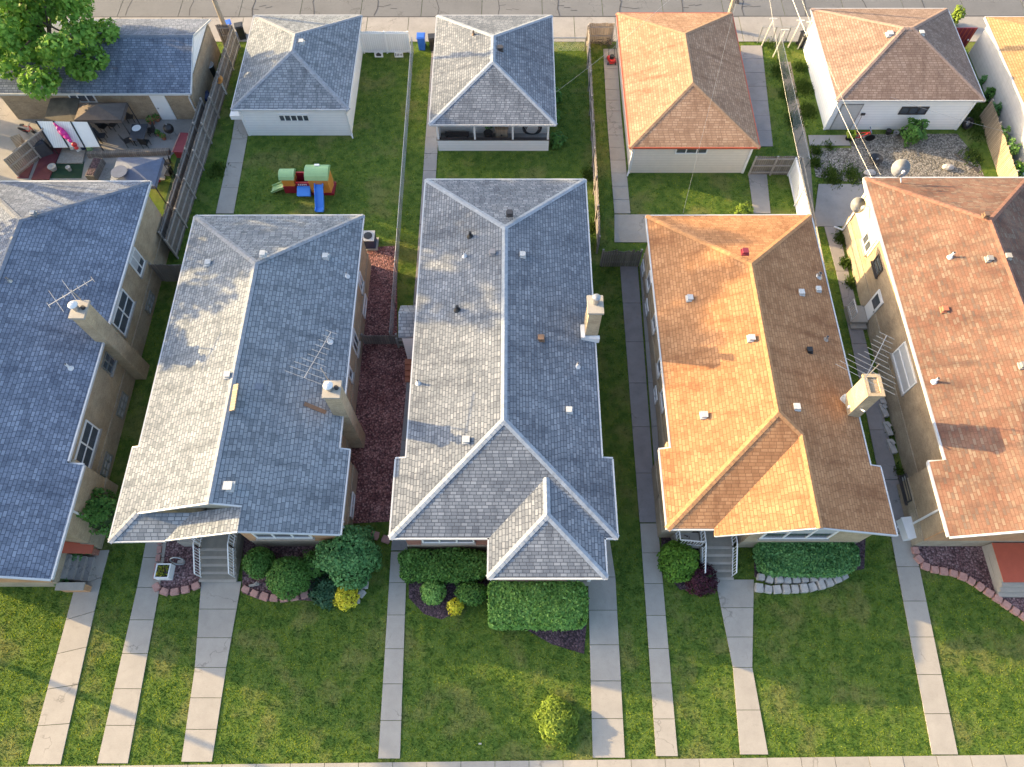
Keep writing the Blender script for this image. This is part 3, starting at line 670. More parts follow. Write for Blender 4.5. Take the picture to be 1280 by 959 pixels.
gutters(H2, [((nl - .2, 26.42, zl(nl - .15)), (nl - .05, 12.5, zl(nl))), ((wl - .05, 12.45, zl(wl)), (wl - .05, 7.9, zl(wl))), ((nl, 12.48, zl(nl) - .02), (wl - .05, 12.48, zl(wl))),
             ((wl, 7.92, Cc[2]), (V0[0], 7.96, Cc[2])), (V0, (P0[0], 7.99, P0[2] - .02)), ((P0[0], 7.99, P0[2] - .02), (wr, 8.27, zR(wr))),
             ((wr + .05, 8.27, zR(wr)), (wr + .05, 12.4, zR(wr))), ((nr, 12.41, zR(nr) - .02), (wr + .05, 12.41, zR(wr))), ((nr + .05, 12.4, zR(nr)), (nr - .08, 26.45, zR(nr - .13))),
             ((nl - .15, 26.47, zl(nl - .15)), (nr - .13, 26.47, zR(nr - .13))), ((Hh[0], 9.1, Hh[2]), (F[0], 9.1, zr)), ((F[0], 9.1, zr), (P1[0], 9.1, P1[2] + .02))], M['gutter'], w=.10, h=.12)
walls(H2, [(-17.4, 12.6, -8.68, 26.05), (-17.75, 11.0, -8.2, 12.6), (-17.75, 9.45, -15.6, 11.0), (-12.85, 8.75, -8.2, 11.0)], 4.05, M['brick_blond'])
MB().b2(-12.88, 8.70, 1.24, -8.17, 8.745, 3.98).build('front_wall', M['brick_face'], H2)
MB().face([(-12.8, 8.745, 3.95), (-8.4, 8.745, 3.95), (-11.85, 8.745, 5.5)]).build('gable', M['siding_grey'], H2)
window(H2, 'Y', 8.70, -12.3, -9.6, 1.9, 3.6, -1, nv=3, nh=1)
X = -8.68
pwin(H2, X, 1, (449, 339), (452, 368)); pwin(H2, X, 1, (441, 410), (446, 447)); pwin(H2, X, 1, (436, 457), (439, 479), nv=1)
window(H2, 'X', X + .03, 22.0, 23.4, .35, .95, 1, nv=2, fr='white', pane='blind', sill=False)
window(H2, 'X', -8.2 + .03, 10.0, 11.3, .35, .95, 1, nv=2, fr='white', pane='blind', sill=False)
chimney(H2, -8.67, 14.05, -7.98, 14.8, 6.35, M['brick_blond'])
steps(H2, -15.45, -13.62, 6.95, 0.95, 5, .34, 10.95)
railing(H2, [(-15.38, 9.2, .95), (-15.38, 8.4, .95), (-15.38, 7.15, .18)])
railing(H2, [(-16.3, 9.3, .95), (-15.45, 8.6, .95)])
railing(H2, [(-13.72, 9.0, .95), (-13.72, 8.4, .95), (-13.72, 7.15, .18)])
MB().b2(-16.6, 8.7, 0, -15.5, 9.44, .93).build('landing', M['concrete'], H2)
MB().b2(-14.7, 10.94, .97, -13.7, 10.995, 3.1).build('door', M['white'], H2)
downspout(H2, (-7.75, 8.9, 3.9), (-8.12, 9.1, 0), (.6, .0)); downspout(H2, (-17.9, 26.3, 4.0), (-17.45, 26.0, 0), (0, .5))
for q, mt, s in (((261, 330), 'white', .36), ((407, 322), 'white', .36), ((285, 470), 'white', .36), ((286, 609), 'white', .46)):
    vent_box(r2, OS(*q, xr, zr, p, 1 if q[0] in (407, 286) else -1), M[mt], s)
vent_box(r2, OY(329, 319, 22.2), M['white'], .34)
vent_pipe(r2, OS(434, 346, xr, zr, p, 1), M['white_metal'], .06, .3); vent_pipe(r2, OS(412, 428, xr, zr, p, 1), M['white_metal'], .07, .45)
q = OS(324, 484, xr, zr, p, 1); MB().box((q.x, q.y, q.z + .02), (.38, .34, .05), ry=math.atan(p)).build('roof_patch', M['cap_slate'], r2)
q = OS(290, 498, xr, zr, p, -1); MB().box((q.x + .12, q.y, q.z + .05), (.28, 1.35, .06), .03, ry=-math.atan(p)).build('ridge_strip', M['wood_tan'], r2)  # narrow tan strip laid beside the ridge
q = OS(394, 511, xr, zr, p, 1); MB().box((q.x, q.y, q.z + .02), (1.1, .2, .05), -.28, ry=math.atan(p)).build('flashing', M['brown_box'], r2)

# --- house 3: long grey hip roof with a front wing
H3 = thing('brick_house', 'house with long grey hip roof and pale ridges, hedges along its front', 'house', (0, 17.5, 0))
xr, zr, p = -0.375, 5.85, 0.32; hn, hw = 4.595, 5.10; yb, ya, yv_, yw, yf = 28.95, 24.3, 13.15, 11.85, 8.1
zn, zw = zr - p * hn, zr - p * hw; pf = (zr - zw) / (yv_ - yf)
A, B = (xr, ya, zr), (xr, yv_, zr); x0, x1, yp = -1.02, 4.14, 6.33; xm = (x0 + x1) / 2; zt = zw + .32 * (x1 - x0) / 2
W_ = (xm, yp + 2.57, zt); V = (xm, yf + (zt - zw) / pf, zt); wa, wb = (x0, yf, zw), (x1, yf, zw)
polys = [[A, B, (xr - hw, yf, zw), (xr - hw, yw, zw), (xr - hn, yw, zn), (xr - hn, yb, zn)],
         [A, B, (xr + hw, yf, zw), (xr + hw, yw, zw), (xr + hn, yw, zn), (xr + hn, yb, zn)],
         [A, (xr - hn, yb, zn), (xr + hn, yb, zn)],
         [B, (xr - hw, yf, zw), wa, V, wb, (xr + hw, yf, zw)],
         [V, W_, (x0, yp, zw), wa], [V, W_, (x1, yp, zw), wb], [W_, (x0, yp, zw), (x1, yp, zw)]]
r3 = MB().solid(polys, 0.13).build('roof', M['sh_grey'], H3)
roof_caps(H3, [(A, B, p), (A, (xr - hn, yb, zn), .22), (A, (xr + hn, yb, zn), .22), (B, (xr - hw, yf, zw), .22), (B, (xr + hw, yf, zw), .22),
               (V, W_, .32), (W_, (x0, yp, zw), .22), (W_, (x1, yp, zw), .22)], M['cap_grey'])
e = .05
gutters(H3, [((xr - hn - e, yw, zn), (xr - hn - e, yb + e, zn)), ((xr + hn + e, yw, zn), (xr + hn + e, yb + e, zn)), ((xr - hn, yb + e, zn), (xr + hn, yb + e, zn)),
             ((xr - hw - e, yf, zw), (xr - hw - e, yw, zw)), ((xr + hw + e, yf, zw), (xr + hw + e, yw, zw)), ((xr - hw - e, yf - e, zw), (x0, yf - e, zw)), ((x1, yf - e, zw), (xr + hw + e, yf - e, zw)),
             ((x0 - e, yf, zw), (x0 - e, yp - e, zw)), ((x1 + e, yf, zw), (x1 + e, yp - e, zw)), ((x0 - e, yp - e, zw), (x1 + e, yp - e, zw)),
             ((xr - hw - e, yw + e, zw + .03), (xr - hn, yw + e, zw + .1)), ((xr + hw + e, yw + e, zw + .03), (xr + hn, yw + e, zw + .1))], M['gutter'], w=.11)
walls(H3, [(-4.62, 11.9, 3.87, 28.6), (-5.1, 8.5, 4.35, 11.9), (-.65, 6.75, 2.6, 8.5)], 4.1, M['brick_red'])
MB().b2(2.6, 6.75, 0, 3.8, 8.45, .9).build('landing', M['concrete'], H3)
MB().b2(3.62, 6.78, .9, 3.78, 6.94, 4.1).build('post', M['white'], H3)
window(H3, 'Y', 8.47, -4.3, -1.8, 1.9, 3.5, -1, nv=3); window(H3, 'X', 3.87, 14, 15.4, 2.1, 3.5, 1); window(H3, 'X', 3.87, 22, 23.4, 2.1, 3.5, 1); window(H3, 'X', -4.62, 15, 16.4, 2.1, 3.5, -1)
c3 = chimney(H3, 3.72, 18.35, 4.36, 19.25, 6.75, M['brick_blond'], dome=False)
MB().cyl((4.05, 18.9, 6.85), (4.05, 18.9, 7.25), .17, .17, 14).lathe((4.05, 18.9, 7.3), [(.2, 0), (.2, .06), (.08, .12), (.001, .13)], 14).build('flue', M['galv'], c3)
MB().b2(3.5, 18.13, 4.3, 4.45, 18.32, 4.72).b2(3.5, 18.13, 4.3, 3.70, 18.9, 4.85).build('flashing', M['white_metal'], c3)
o = MB().solid([[(-6.05, 19.1, 3.2), (-5.0, 19.1, 3.2), (-5.0, 20.35, 3.75), (-6.05, 20.35, 3.75)], [(-6.05, 21.1, 3.2), (-5.0, 21.1, 3.2), (-5.0, 20.35, 3.75), (-6.05, 20.35, 3.75)]], .1).build('entry_roof', M['sh_light'], H3)
MB().b2(-5.9, 19.2, 0, -4.6, 21.0, 3.15).build('entry_wall', M['siding_white'], H3)
m = MB()
for i in range(4): m.b2(-6.05 + .004 * i, 18.9 - .3 * i, 0, -4.9 - .004 * i, 19.2 - .004 * i, .6 - .15 * i)
m.build('side_steps', M['terracotta'], H3)
for q, mt, s, sd in (((581, 357 - 36), 'white_metal', 0, -1), ((523, 480), 'white_metal', 0, -1), ((722, 459), 'white_metal', 0, 1), ((588, 296), 'black', 0, -1), ((572, 388), 'black', 0, -1),
                     ((616, 317), 'concrete_old_shaded', .34, -1), ((653, 320), 'white', .34, 1), ((676, 424), 'brown_box', .36, 1), ((711, 514), 'white', .34, 1), ((583, 551), 'white', .38, -1)):
    w0 = OS(*q, xr, zr, p, sd)
    if s: vent_box(r3, w0, M[mt], s)
    else: vent_pipe(r3, w0, M[mt], .06 if mt != 'black' else .08, .36)
vent_box(r3, OY(637, 268, 25.2), M['dark_frame'], .36)

# --- house 4: orange brown roof, gabled wing at the right of its front
H4 = thing('brick_house', 'brick house with orange brown shingle roof and white railed front steps', 'house', (12.3, 17.3, 0))
xr, zr, p = 12.3, 6.0, 0.37
A, B = (xr, 21.85, zr), (xr, 13.5, zr); nl, wl, nr, wr = 7.6, 7.09, 16.84, 17.4
C = (wl, 8.55, zl(wl)); pf = (zr - C[2]) / (13.5 - 8.55); P1 = (13.35, 8.55 + (zR(13.35) - C[2]) / pf, zR(13.35)); P0 = (13.35, 8.2, P1[2])
V0 = (P1[0] - (P1[2] - C[2]) / p, 8.55, C[2]); V1 = (V0[0], 8.2, C[2])
polys = [[A, B, C, (wl, 12.4, zl(wl)), (nl, 12.4, zl(nl)), (nl, 26.4, zl(nl))],
         [A, B, P1, P0, (wr, 8.25, zR(wr)), (wr, 11.5, zR(wr)), (nr, 11.5, zR(nr)), (nr, 26.4, zR(nr))],
         [A, (nl, 26.4, zl(nl)), (nr, 26.4, zR(nr))], [B, C, V0, P1], [P1, V0, V1, P0]]
r4 = MB().solid(polys, 0.13).build('roof', M['sh_orange'], H4)
roof_caps(H4, [(A, B, p), (A, (nl, 26.4, zl(nl)), .26), (A, (nr, 26.4, zR(nr)), .26), (B, C, .26), (B, P1, .26), (P1, P0, .37)], M['cap_orange'])
gutters(H4, [((nl - e, 12.4, zl(nl)), (nl - e, 26.45, zl(nl))), ((nl, 26.45, zl(nl)), (nr, 26.45, zR(nr))), ((nr + e, 11.5, zR(nr)), (nr + e, 26.45, zR(nr))), ((wr + e, 8.2, zR(wr)), (wr + e, 11.5, zR(wr))),
             ((nr, 11.53, zR(nr) - .02), (wr + e, 11.53, zR(wr))), ((wl - e, 8.5, zl(wl)), (wl - e, 12.4, zl(wl))), ((wl - e, 12.43, zl(wl)), (nl, 12.43, zl(nl) - .02)), ((wl, 8.5, C[2]), (V1[0], 8.5, C[2])),
             (V1, (P0[0], 8.17, P0[2] - .02)), ((P0[0], 8.17, P0[2] - .02), (wr, 8.22, zR(wr)))], M['gutter'], w=.10, h=.12)
walls(H4, [(7.97, 12.8, 16.5, 26.05), (7.45, 11.0, 17.05, 12.8), (7.45, 9.2, 8.9, 11.0), (11.35, 8.7, 17.05, 11.0)], 4.05, M['brick_blond'])
MB().b2(11.32, 8.65, 1.24, 17.08, 8.695, 3.98).face([(10.0, 8.69, 3.98), (16.9, 8.69, 3.98), (16.9, 8.69, 4.05), (13.35, 8.69, 5.45), (10.0, 8.69, 4.2)]).build('front_wall', M['brick_blond'], H4)
window(H4, 'Y', 8.65, 11.9, 15.2, 2.0, 3.75, -1, nv=3)
X = 7.97
pwin(H4, X, -1, (813, 338), (811, 366), nv=1); pwin(H4, X, -1, (820, 390), (818, 418), nv=1); pwin(H4, X, -1, (826, 446), (824, 473), nv=1); pwin(H4, X, -1, (829.5, 485), (829, 516), nv=1)
for a in (25.0, 22.2, 16.5): window(H4, 'X', X - .03, a, a + .9, .3, .9, -1, nv=2, fr='white', pane='blind', sill=False)
steps(H4, 9.3, 10.95, 7.05, 0.95, 5, .34, 10.95)
railing(H4, [(9.37, 9.15, .95), (9.37, 8.45, .95), (9.37, 7.2, .18)]); railing(H4, [(10.88, 8.9, .95), (10.88, 8.45, .95), (10.88, 7.2, .18)])
railing(H4, [(8.15, 9.1, .95), (8.15, 8.6, .95), (9.3, 8.5, .95)])
MB().b2(8.1, 8.45, 0, 9.29, 9.18, .93).build('landing', M['concrete'], H4)
MB().b2(9.9, 10.94, .97, 10.9, 10.995, 3.1).build('door', M['white'], H4)
X0, X1, Y0, Y1, ZT = 16.2, 16.86, 13.95, 14.95, 6.75
c4_ = MB().b2(X0, Y0, 0, X1, Y1, ZT).build('chimney', M['brick_blond'], H4)
MB().b2(X0 - .07, Y0 - .07, ZT + .003, X1 + .07, Y0 + .1, ZT + .13).b2(X0 - .07, Y1 - .1, ZT + .003, X1 + .07, Y1 + .07, ZT + .13).b2(X0 - .07, Y0 + .1, ZT + .003, X0 + .1, Y1 - .1, ZT + .13).b2(X1 - .1, Y0 + .1, ZT + .003, X1 + .07, Y1 - .1, ZT + .13).build('crown', M['brick_blond'], c4_)
MB().b2(X0 + .13, Y0 + .15, ZT + .003, X1 - .13, Y1 - .15, ZT + .05).build('flue', M['brick_brown'], c4_)
for q, mt, s, sd in (((862, 374), 'white', .36, -1), ((939, 424), 'white', .36, -1), ((880, 520), 'white', .36, -1), ((1001, 367), 'white', .34, 1), ((1022, 363), 'white', .32, 1), ((1011, 439), 'black', .32, 1), ((995, 510), 'white', .36, 1)):
    vent_box(r4, OS(*q, xr, zr, p, sd), M[mt], s)
vent_box(r4, OY(931, 316, 22.4), M['maroon'], .36)
vent_pipe(r4, OS(1032, 425, xr, zr, p, 1), M['galv'], .06, .3); vent_pipe(r4, OS(1023, 346, xr, zr, p, 1), M['galv'], .09, .3)

# --- house 5: mixed red roof (its left half is in the photograph)
H5 = thing('brick_house', 'brown brick house with mottled red roof, cut by right edge', 'house', (25.3, 17.5, 0))
xr, zr, p = 25.3, 6.2, 0.41; hn, hw = 4.75, 5.42; yb, ya, yw, yf = 29.2, 24.5, 11.8, 8.2
zn, zw = zr - p * hn, zr - p * hw
A, F = (xr, ya, zr), (xr, yf, zr)
polys = [[A, F, (xr + hw, yf, zw), (xr + hw, yw, zw), (xr + hn, yw, zn), (xr + hn, yb, zn)],
         [A, F, (xr - hw, yf, zw), (xr - hw, yw, zw), (xr - hn, yw, zn), (xr - hn, yb, zn)],
         [A, (xr + hn, yb, zn), (xr - hn, yb, zn)]]
r5 = MB().solid(polys, 0.13).build('roof', M['sh_red'], H5)
roof_caps(H5, [(A, F, p), (A, (xr + hn, yb, zn), .26), (A, (xr - hn, yb, zn), .26)], M['cap_red'])
gutters(H5, [((xr - hn - e, yw, zn), (xr - hn - e, yb + e, zn)), ((xr - hn, yb + e, zn), (xr + hn, yb + e, zn)), ((xr + hn + e, yw, zn), (xr + hn + e, yb + e, zn)), ((xr - hw - e, yf, zw), (xr - hw - e, yw, zw)),
             ((xr - hw - e, yw + .03, zw), (xr - hn, yw + .03, zw + .1)), ((xr - hw, yf - .04, zw), (xr, yf - .04, zr)), ((xr + hw, yf - .04, zw), (xr, yf - .04, zr))], M['gutter'])
walls(H5, [(20.87, 11.9, 29.75, 28.85), (20.28, 8.75, 30.3, 11.9)], 4.0, M['brick_brown'])
MB().b2(20.25, 8.70, 1.24, 30.33, 8.745, 3.98).face([(20.6, 8.744, 3.95), (30.0, 8.744, 3.95), (25.3, 8.744, 5.9)]).build('front_wall', M['brick_face'], H5)
X = 20.87; yc = OX(1097, 306, X).y
MB().b2(X - .04, yc, 1.95, X - .003, 28.88, 4.02).build('siding', M['siding_cream'], H5)
MB().b2(X - .045, 12.0, 3.8, X - .003, yc - .01, 4.02).build('frieze_board', M['siding_cream'], H5)
pwin(H5, X - .04, -1, (1091, 281), (1083, 319), nv=2); pwin(H5, X, -1, (1099, 318), (1097, 347), nv=1, nh=2, fr='dark_frame')
a = OX(1100, 362, X); b = OX(1105, 379, X)
d = MB().b2(X - .07, b.y, a.z - 1.85, X - .003, a.y, a.z).build('door', M['white'], H5)
MB().b2(X - .085, b.y + .15, a.z - .95, X - .072, a.y - .15, a.z - .2).build('pane', M['glass'], d)
MB().b2(X - .10, b.y + .05, a.z - 1.1, X - .072, b.y + .1, a.z - .95).build('handle', M['galv'], d)
m = MB().b2(X - 1.1, b.y - .1, 0, X - .08, a.y + .1, a.z - 1.87)
m.b2(X - 1.05, b.y - .42, 0, X - .1, b.y - .104, .19)
m.build('side_steps', M['concrete'], H5)
railing(H5, [(X - 1.05, a.y, a.z - 1.87), (X - 1.05, b.y, a.z - 1.87)])
pwin(H5, X, -1, (1132, 427), (1130, 494), nv=1, nh=2, pane='blind'); pwin(H5, 20.28, -1, (1133, 592), (1135, 630), nv=1, nh=2, fr='dark_frame', pane='blind')
downspout(H5, (19.85, 9.7, 3.85), (20.22, 9.7, 0), (-.5, 0)); downspout(H5, (20.5, 29.15, 4.1), (20.8, 28.6, 0), (-.4, .4))
for q, mt, s in (((1188, 322), 'white_metal', 0), ((1168, 478), 'white_metal', 0), ((1236, 325), 'concrete_mid', .34), ((1180, 388), 'terracotta', .34), ((1278, 458), 'concrete_mid', .34)):
    w0 = OS(*q, xr, zr, p, -1)
    vent_box(r5, w0, M[mt], s) if s else vent_pipe(r5, w0, M[mt], .065, .4)
vent_box(r5, OS(1259, 322, xr, zr, p, 1), M['concrete'], .34); vent_box(r5, OY(1232, 270, 24.75), M['brown_box'], .3, .2)
a = G(1262, 690, .9)
m = MB()
for i in range(4): m.b2(23.8 + .005 * i, 7.0 - .2 * (4 - i), 0, 26.2 - .005 * i, 8.7 - .005 * i, .23 * (i + 1))
m.build('steps', M['concrete'], H5)
MB().b2(23.75, 6.75, .925, 26.15, 8.66, .965).build('porch_floor', M['red_trim'], H5); excl([(23.8, 6), (26.2, 6), (26.2, 8.7), (23.8, 8.7)])

# ---------------------------------------------------------------- garages
def hip_garage(label, x0, x1, y0, y1, ze, p, sh, capm, wallm, trim='gutter', ins=.3, wtop=None, found=False):
    cx, cy = (x0 + x1) / 2, (y0 + y1) / 2; g = thing('garage', label, 'garage', (cx, cy, 0)); hx, hy = (x1 - x0) / 2, (y1 - y0) / 2
    if hx <= hy: A, B = (cx, y1 - hx, ze + p * hx), (cx, y0 + hx, ze + p * hx)
    else: A, B = (x1 - hy, cy, ze + p * hy), (x0 + hy, cy, ze + p * hy)
    c = [(x0, y0, ze), (x1, y0, ze), (x1, y1, ze), (x0, y1, ze)]
    if hx <= hy: polys = [[c[0], c[1], B], [c[1], c[2], A, B], [c[2], c[3], A], [c[3], c[0], B, A]]; hips = [(B, c[0], .26), (B, c[1], .26), (A, c[2], .26), (A, c[3], .26), (A, B, p)]
    else: polys = [[c[0], c[1], A, B], [c[1], c[2], A], [c[2], c[3], B, A], [c[3], c[0], B]]; hips = [(B, c[0], .26), (A, c[1], .26), (A, c[2], .26), (B, c[3], .26), (A, B, p)]
    r = MB().solid(polys, .12).build('roof', M[sh], g); roof_caps(g, hips, M[capm])
    gutters(g, [((x0 - .04, y0, ze), (x0 - .04, y1, ze)), ((x1 + .04, y0, ze), (x1 + .04, y1, ze)), ((x0 - .04, y0 - .04, ze), (x1 + .04, y0 - .04, ze)), ((x0, y1 + .04, ze), (x1, y1 + .04, ze))], M[trim], w=.08, h=.12, drop=.06)
    if wallm:
        MB().b2(x0 + ins, y0 + ins, 0, x1 - ins, y1 - ins, ze - .05).build('wall', M[wallm], g)
        for a, b in ((x0 + ins, y0 + ins), (x1 - ins, y0 + ins), (x1 - ins, y1 - ins), (x0 + ins, y1 - ins)): MB().box((a, b, (ze - .06) / 2 + .01), (.14, .14, ze - .08)).build('corner_trim', M['white'], g)
        MB().b2(x0 + 1.3, y1 - ins - .02, 0, x1 - 1.3, y1 - ins + .05, 2.15).build('garage_door', M['white'], g)
    excl([(x0 + .2, y0 + .2), (x1 - .2, y0 + .2), (x1 - .2, y1 - .2), (x0 + .2, y1 - .2)])
    return g, r, p, A, B

g2, rf, p, A, B = hip_garage('white sided garage with light grey roof behind the play climber', -18.22, -10.66, 36.6, 45.78, 2.55, .37, 'sh_light', 'cap_light', 'siding_white')
window(g2, 'Y', 36.9, *[OY(x, 152, 36.9).x for x in (350, 388)], 1.25, 1.85, -1, nv=5, pane='glass', sill=False)
vent_box(rf, OS(377, 54, -14.44, A[2], p, 1), M['white'], .36)
downspout(g2, (-10.7, 36.6, 2.45), (-10.93, 36.85, 0), (.1, -.3))

g3, rf, p, A, B = hip_garage('grey roofed garage with open front porch behind hipped long house', -5.28, 2.80, 35.2, 45.7, 2.6, .36, 'sh_grey', 'cap_grey', None)
MB().b2(-4.95, 37.0, 0, 2.45, 45.4, 2.55).build('wall', M['siding_beige'], g3)
MB().b2(-4.95, 35.62, 0, 2.45, 36.98, .12).build('porch_floor', M['concrete_mid'], g3)
MB().b2(-4.95, 35.5, 0, 2.45, 35.62, .95).build('porch_wall', M['siding_white'], g3)
MB().b2(-5.0, 35.46, .953, 2.5, 35.70, 1.0).build('wall_coping', M['dark_frame'], g3)
for x in (-4.87, -2.45, .05, 2.37): MB().b2(x - .06, 35.5, 1.003, x + .06, 35.62, 2.55).build('post', M['white'], g3)
MB().b2(-4.95, 35.7, .13, -4.85, 36.98, 2.5).build('side_wall', M['siding_white'], g3)
vent_box(rf, OS(625, 62, -1.24, A[2], p, 1), M['dark_frame'], .42, .25); vent_pipe(rf, OS(592, 44, -1.24, A[2], p, -1), M['brown_box'], .05, .3)

g4, rf, p, A, B = hip_garage('cream sided garage with orange shingle roof and red eave trim', 7.44, 15.55, 33.25, 45.95, 2.6, .36, 'sh_peach', 'cap_peach', 'siding_beige', 'red_trim')
window(g4, 'Y', 33.55, *[OY(x, 190, 33.55).x for x in (844, 884)], 1.75, 2.35, -1, nv=3, pane='glass', sill=False)
downspout(g4, (7.5, 33.2, 2.5), (7.70, 33.5, 0), (-.1, -.3))

g5, rf, p, A, B = hip_garage('white garage with tan brown roof behind the gravel yard', 21.15, 30.75, 37.15, 46.15, 2.8, .42, 'sh_tan', 'cap_tan', 'siding_white')
window(g5, 'Y', 37.45, *[OY(x, 140, 37.45).x for x in (1124, 1158)], 1.35, 2.0, -1, nv=3, fr='dark_frame', pane='glass', sill=False)
d = MB().b2(21.85, 37.40, .05, 23.15, 37.447, 2.15).build('door', M['siding_grey'], g5)
MB().b2(21.78, 37.41, 0, 21.845, 37.446, 2.22).b2(23.155, 37.41, 0, 23.22, 37.446, 2.22).b2(21.78, 37.41, 2.155, 23.22, 37.446, 2.22).build('door_frame', M['galv'], d)
vent_box(rf, OS(1112, 44, 25.65, A[2], p, -1), M['white'], .42); vent_box(rf, OS(1151, 43, 26.2, A[2], p, 1), M['white'], .36)

# garage with a gable roof at the upper left
G1 = thing('garage', 'brick garage with slate blue gable roof under the big tree', 'garage', (-27, 41.7, 0))
x0, x1, y0, y1, ze = -34.5, -21.2, 38.05, 45.4, 2.55; ym, zm = 41.72, 4.05
rf = MB().solid([[(x0, y0, ze), (x1, y0, ze), (x1, ym, zm), (x0, ym, zm)], [(x0, y1, ze), (x1 - .1, y1, ze), (x1, ym, zm), (x0, ym, zm)]], .12).build('roof', M['sh_slate'], G1)
roof_caps(G1, [((x0, ym, zm), (x1, ym, zm), .4)], M['cap_slate'])
gutters(G1, [((x0, y0 - .04, ze), (x1, y0 - .04, ze)), ((x1 + .03, y0, ze), (x1 + .03, ym, zm)), ((x1 + .03, ym, zm), (x1 - .07, y1, ze))], M['gutter'], w=.09, h=.13)
MB().b2(x0 + .3, y0 + .35, 0, x1 - .22, y1 - .3, ze - .02).build('wall', M['brick_brown'], G1)
MB().face([(x1 - .22, y0 + .2, ze - .1), (x1 - .22, y1 - .2, ze - .1), (x1 - .22, ym, zm - .15)]).build('gable', M['siding_white'], G1)
a, b = OY(196, 119, 38.4), OY(221, 119, 38.4)
d = MB().b2(-24.2, 38.33, .05, -23.2, 38.397, 2.15).build('door', M['white'], G1); MB().b2(-24.08, 38.29, 1.0, -24.0, 38.327, 1.1).build('handle', M['galv'], d)
window(G1, 'Y', 38.4, -29.6, -27.9, 1.5, 2.2, -1, nv=3, fr='white')
downspout(G1, (-21.3, 38.0, 2.45), (-21.6, 38.35, 0), (.1, -.3))
excl([(x0, y0), (x1, y0), (x1, y1), (x0, y1)])

# garage corner at the upper right edge
G6 = thing('garage', 'grey walled garage with golden roof at the upper right corner', 'garage', (37.5, 40, 0))
x0, x1, y0, y1, ze = 33.25, 42.0, 33.0, 45.35, 2.75
MB().solid([[(x0, y0, ze), (x0, y1, ze), ((x0 + x1) / 2, y1 - 4, ze + 1.5), ((x0 + x1) / 2, y0 + 4, ze + 1.5)], [(x1, y0, ze), (x1, y1, ze), ((x0 + x1) / 2, y1 - 4, ze + 1.5), ((x0 + x1) / 2, y0 + 4, ze + 1.5)],
            [(x0, y0, ze), (x1, y0, ze), ((x0 + x1) / 2, y0 + 4, ze + 1.5)], [(x0, y1, ze), (x1, y1, ze), ((x0 + x1) / 2, y1 - 4, ze + 1.5)]], .12).build('roof', M['sh_gold'], G6)
gutters(G6, [((x0 - .04, y0, ze), (x0 - .04, y1, ze)), ((x0, y1 + .04, ze), (x1, y1 + .04, ze))], M['gutter'], w=.09)
MB().b2(x0 + .28, y0 + .3, 0, x1 - .3, y1 - .3, ze - .05).build('wall', M['siding_grey'], G6); excl([(x0, y0), (x1, y0), (x1, y1), (x0, y1)])

# ---------------------------------------------------------------- trees and shrubs
def sphere_pts(n):
    v = RNG.normal(size=(n, 3)); return v / np.linalg.norm(v, axis=1, keepdims=True)
def clumps_to_leaves(clumps, per, fill=0.55):
    C, N = [], []
    for c, r in clumps:
        k = int(per * r ** 2); d = sphere_pts(k); rad = r * (fill + (1 - fill) * RNG.random(k) ** 0.6)
        C.append(np.array(c) + d * rad[:, None] * np.array([1, 1, .8])); N.append(d * .8 + np.array([0, 0, .6]))
    return np.concatenate(C), np.concatenate(N)
def tree(label, base, h, crad, cz, mat, n=26, per=170, leaf=.16, group=None, clr=1.25, flat=.75, gap=.25, seed=1):
    rs = np.random.default_rng(seed); t = thing('tree', label, 'tree', base, group); b = Vector(base)
    m = MB(); top = b + Vector((0, 0, h * .62)); mid = b + Vector((.1, .05, h * .3))
    m.cyl(b - Vector((0, 0, .1)), mid, h * .028 + .06, h * .02 + .05, 10); m.cyl(mid, top, h * .02 + .05, h * .012 + .03, 10)
    cl = []
    for i in range(n):
        d = rs.normal(size=3); d /= np.linalg.norm(d); q = rs.random() ** .45
        c = np.array([b.x, b.y, b.z + cz]) + d * q * np.array([crad, crad, crad * flat]); r = clr * rs.uniform(.65, 1.25)
        if rs.random() < gap: r *= .6
        cl.append((c, r))
        if i < 16: m.cyl(mid.lerp(top, rs.uniform(.2, 1)), Vector(c), .09, .025, 6, False)
    m.build('trunk', M['bark'], t)
    C, N = clumps_to_leaves(cl, per); leaf_mesh('crown', mat, C, N, leaf, t)
    return t
tree('big leafy maple over the slate roofed garage, upper left corner', (-30.2, 40.6, 0), 10.5, 4.9, 6.6, M['leaf_maple'], n=84, per=300, leaf=.17, clr=.98, gap=.4, seed=5)
# the row of trees west of the houses, out of the frame: they cast the dappled shade on the roofs
for i, (x, y, h, cr, cz, n, cl) in enumerate([(-37, 26.0, 12.2, 3.4, 9.4, 26, .9), (-37.5, 31.6, 15.4, 4.0, 11.8, 34, .9), (-38, 37.4, 18.8, 4.4, 14.8, 40, .9), (-39.5, 34.6, 20.2, 3.8, 17.4, 32, .9), (-38, 41.6, 19.0, 3.4, 16.0, 26, .9), (-41, 39.6, 21.0, 3.0, 18.6, 24, .9), (-38.5, 12.6, 12.0, 2.3, 9.8, 14, 1.0)]):
    tree(['slender', 'rounded', 'tall', 'tall open', 'leaning', 'very tall', 'small front'][i] + ' street tree west of the leftmost house', (x, y, 0), h, cr, cz, M['leaf_maple'], n=n, per=70, leaf=.27, clr=cl, group='street trees west of the houses', seed=20 + i)

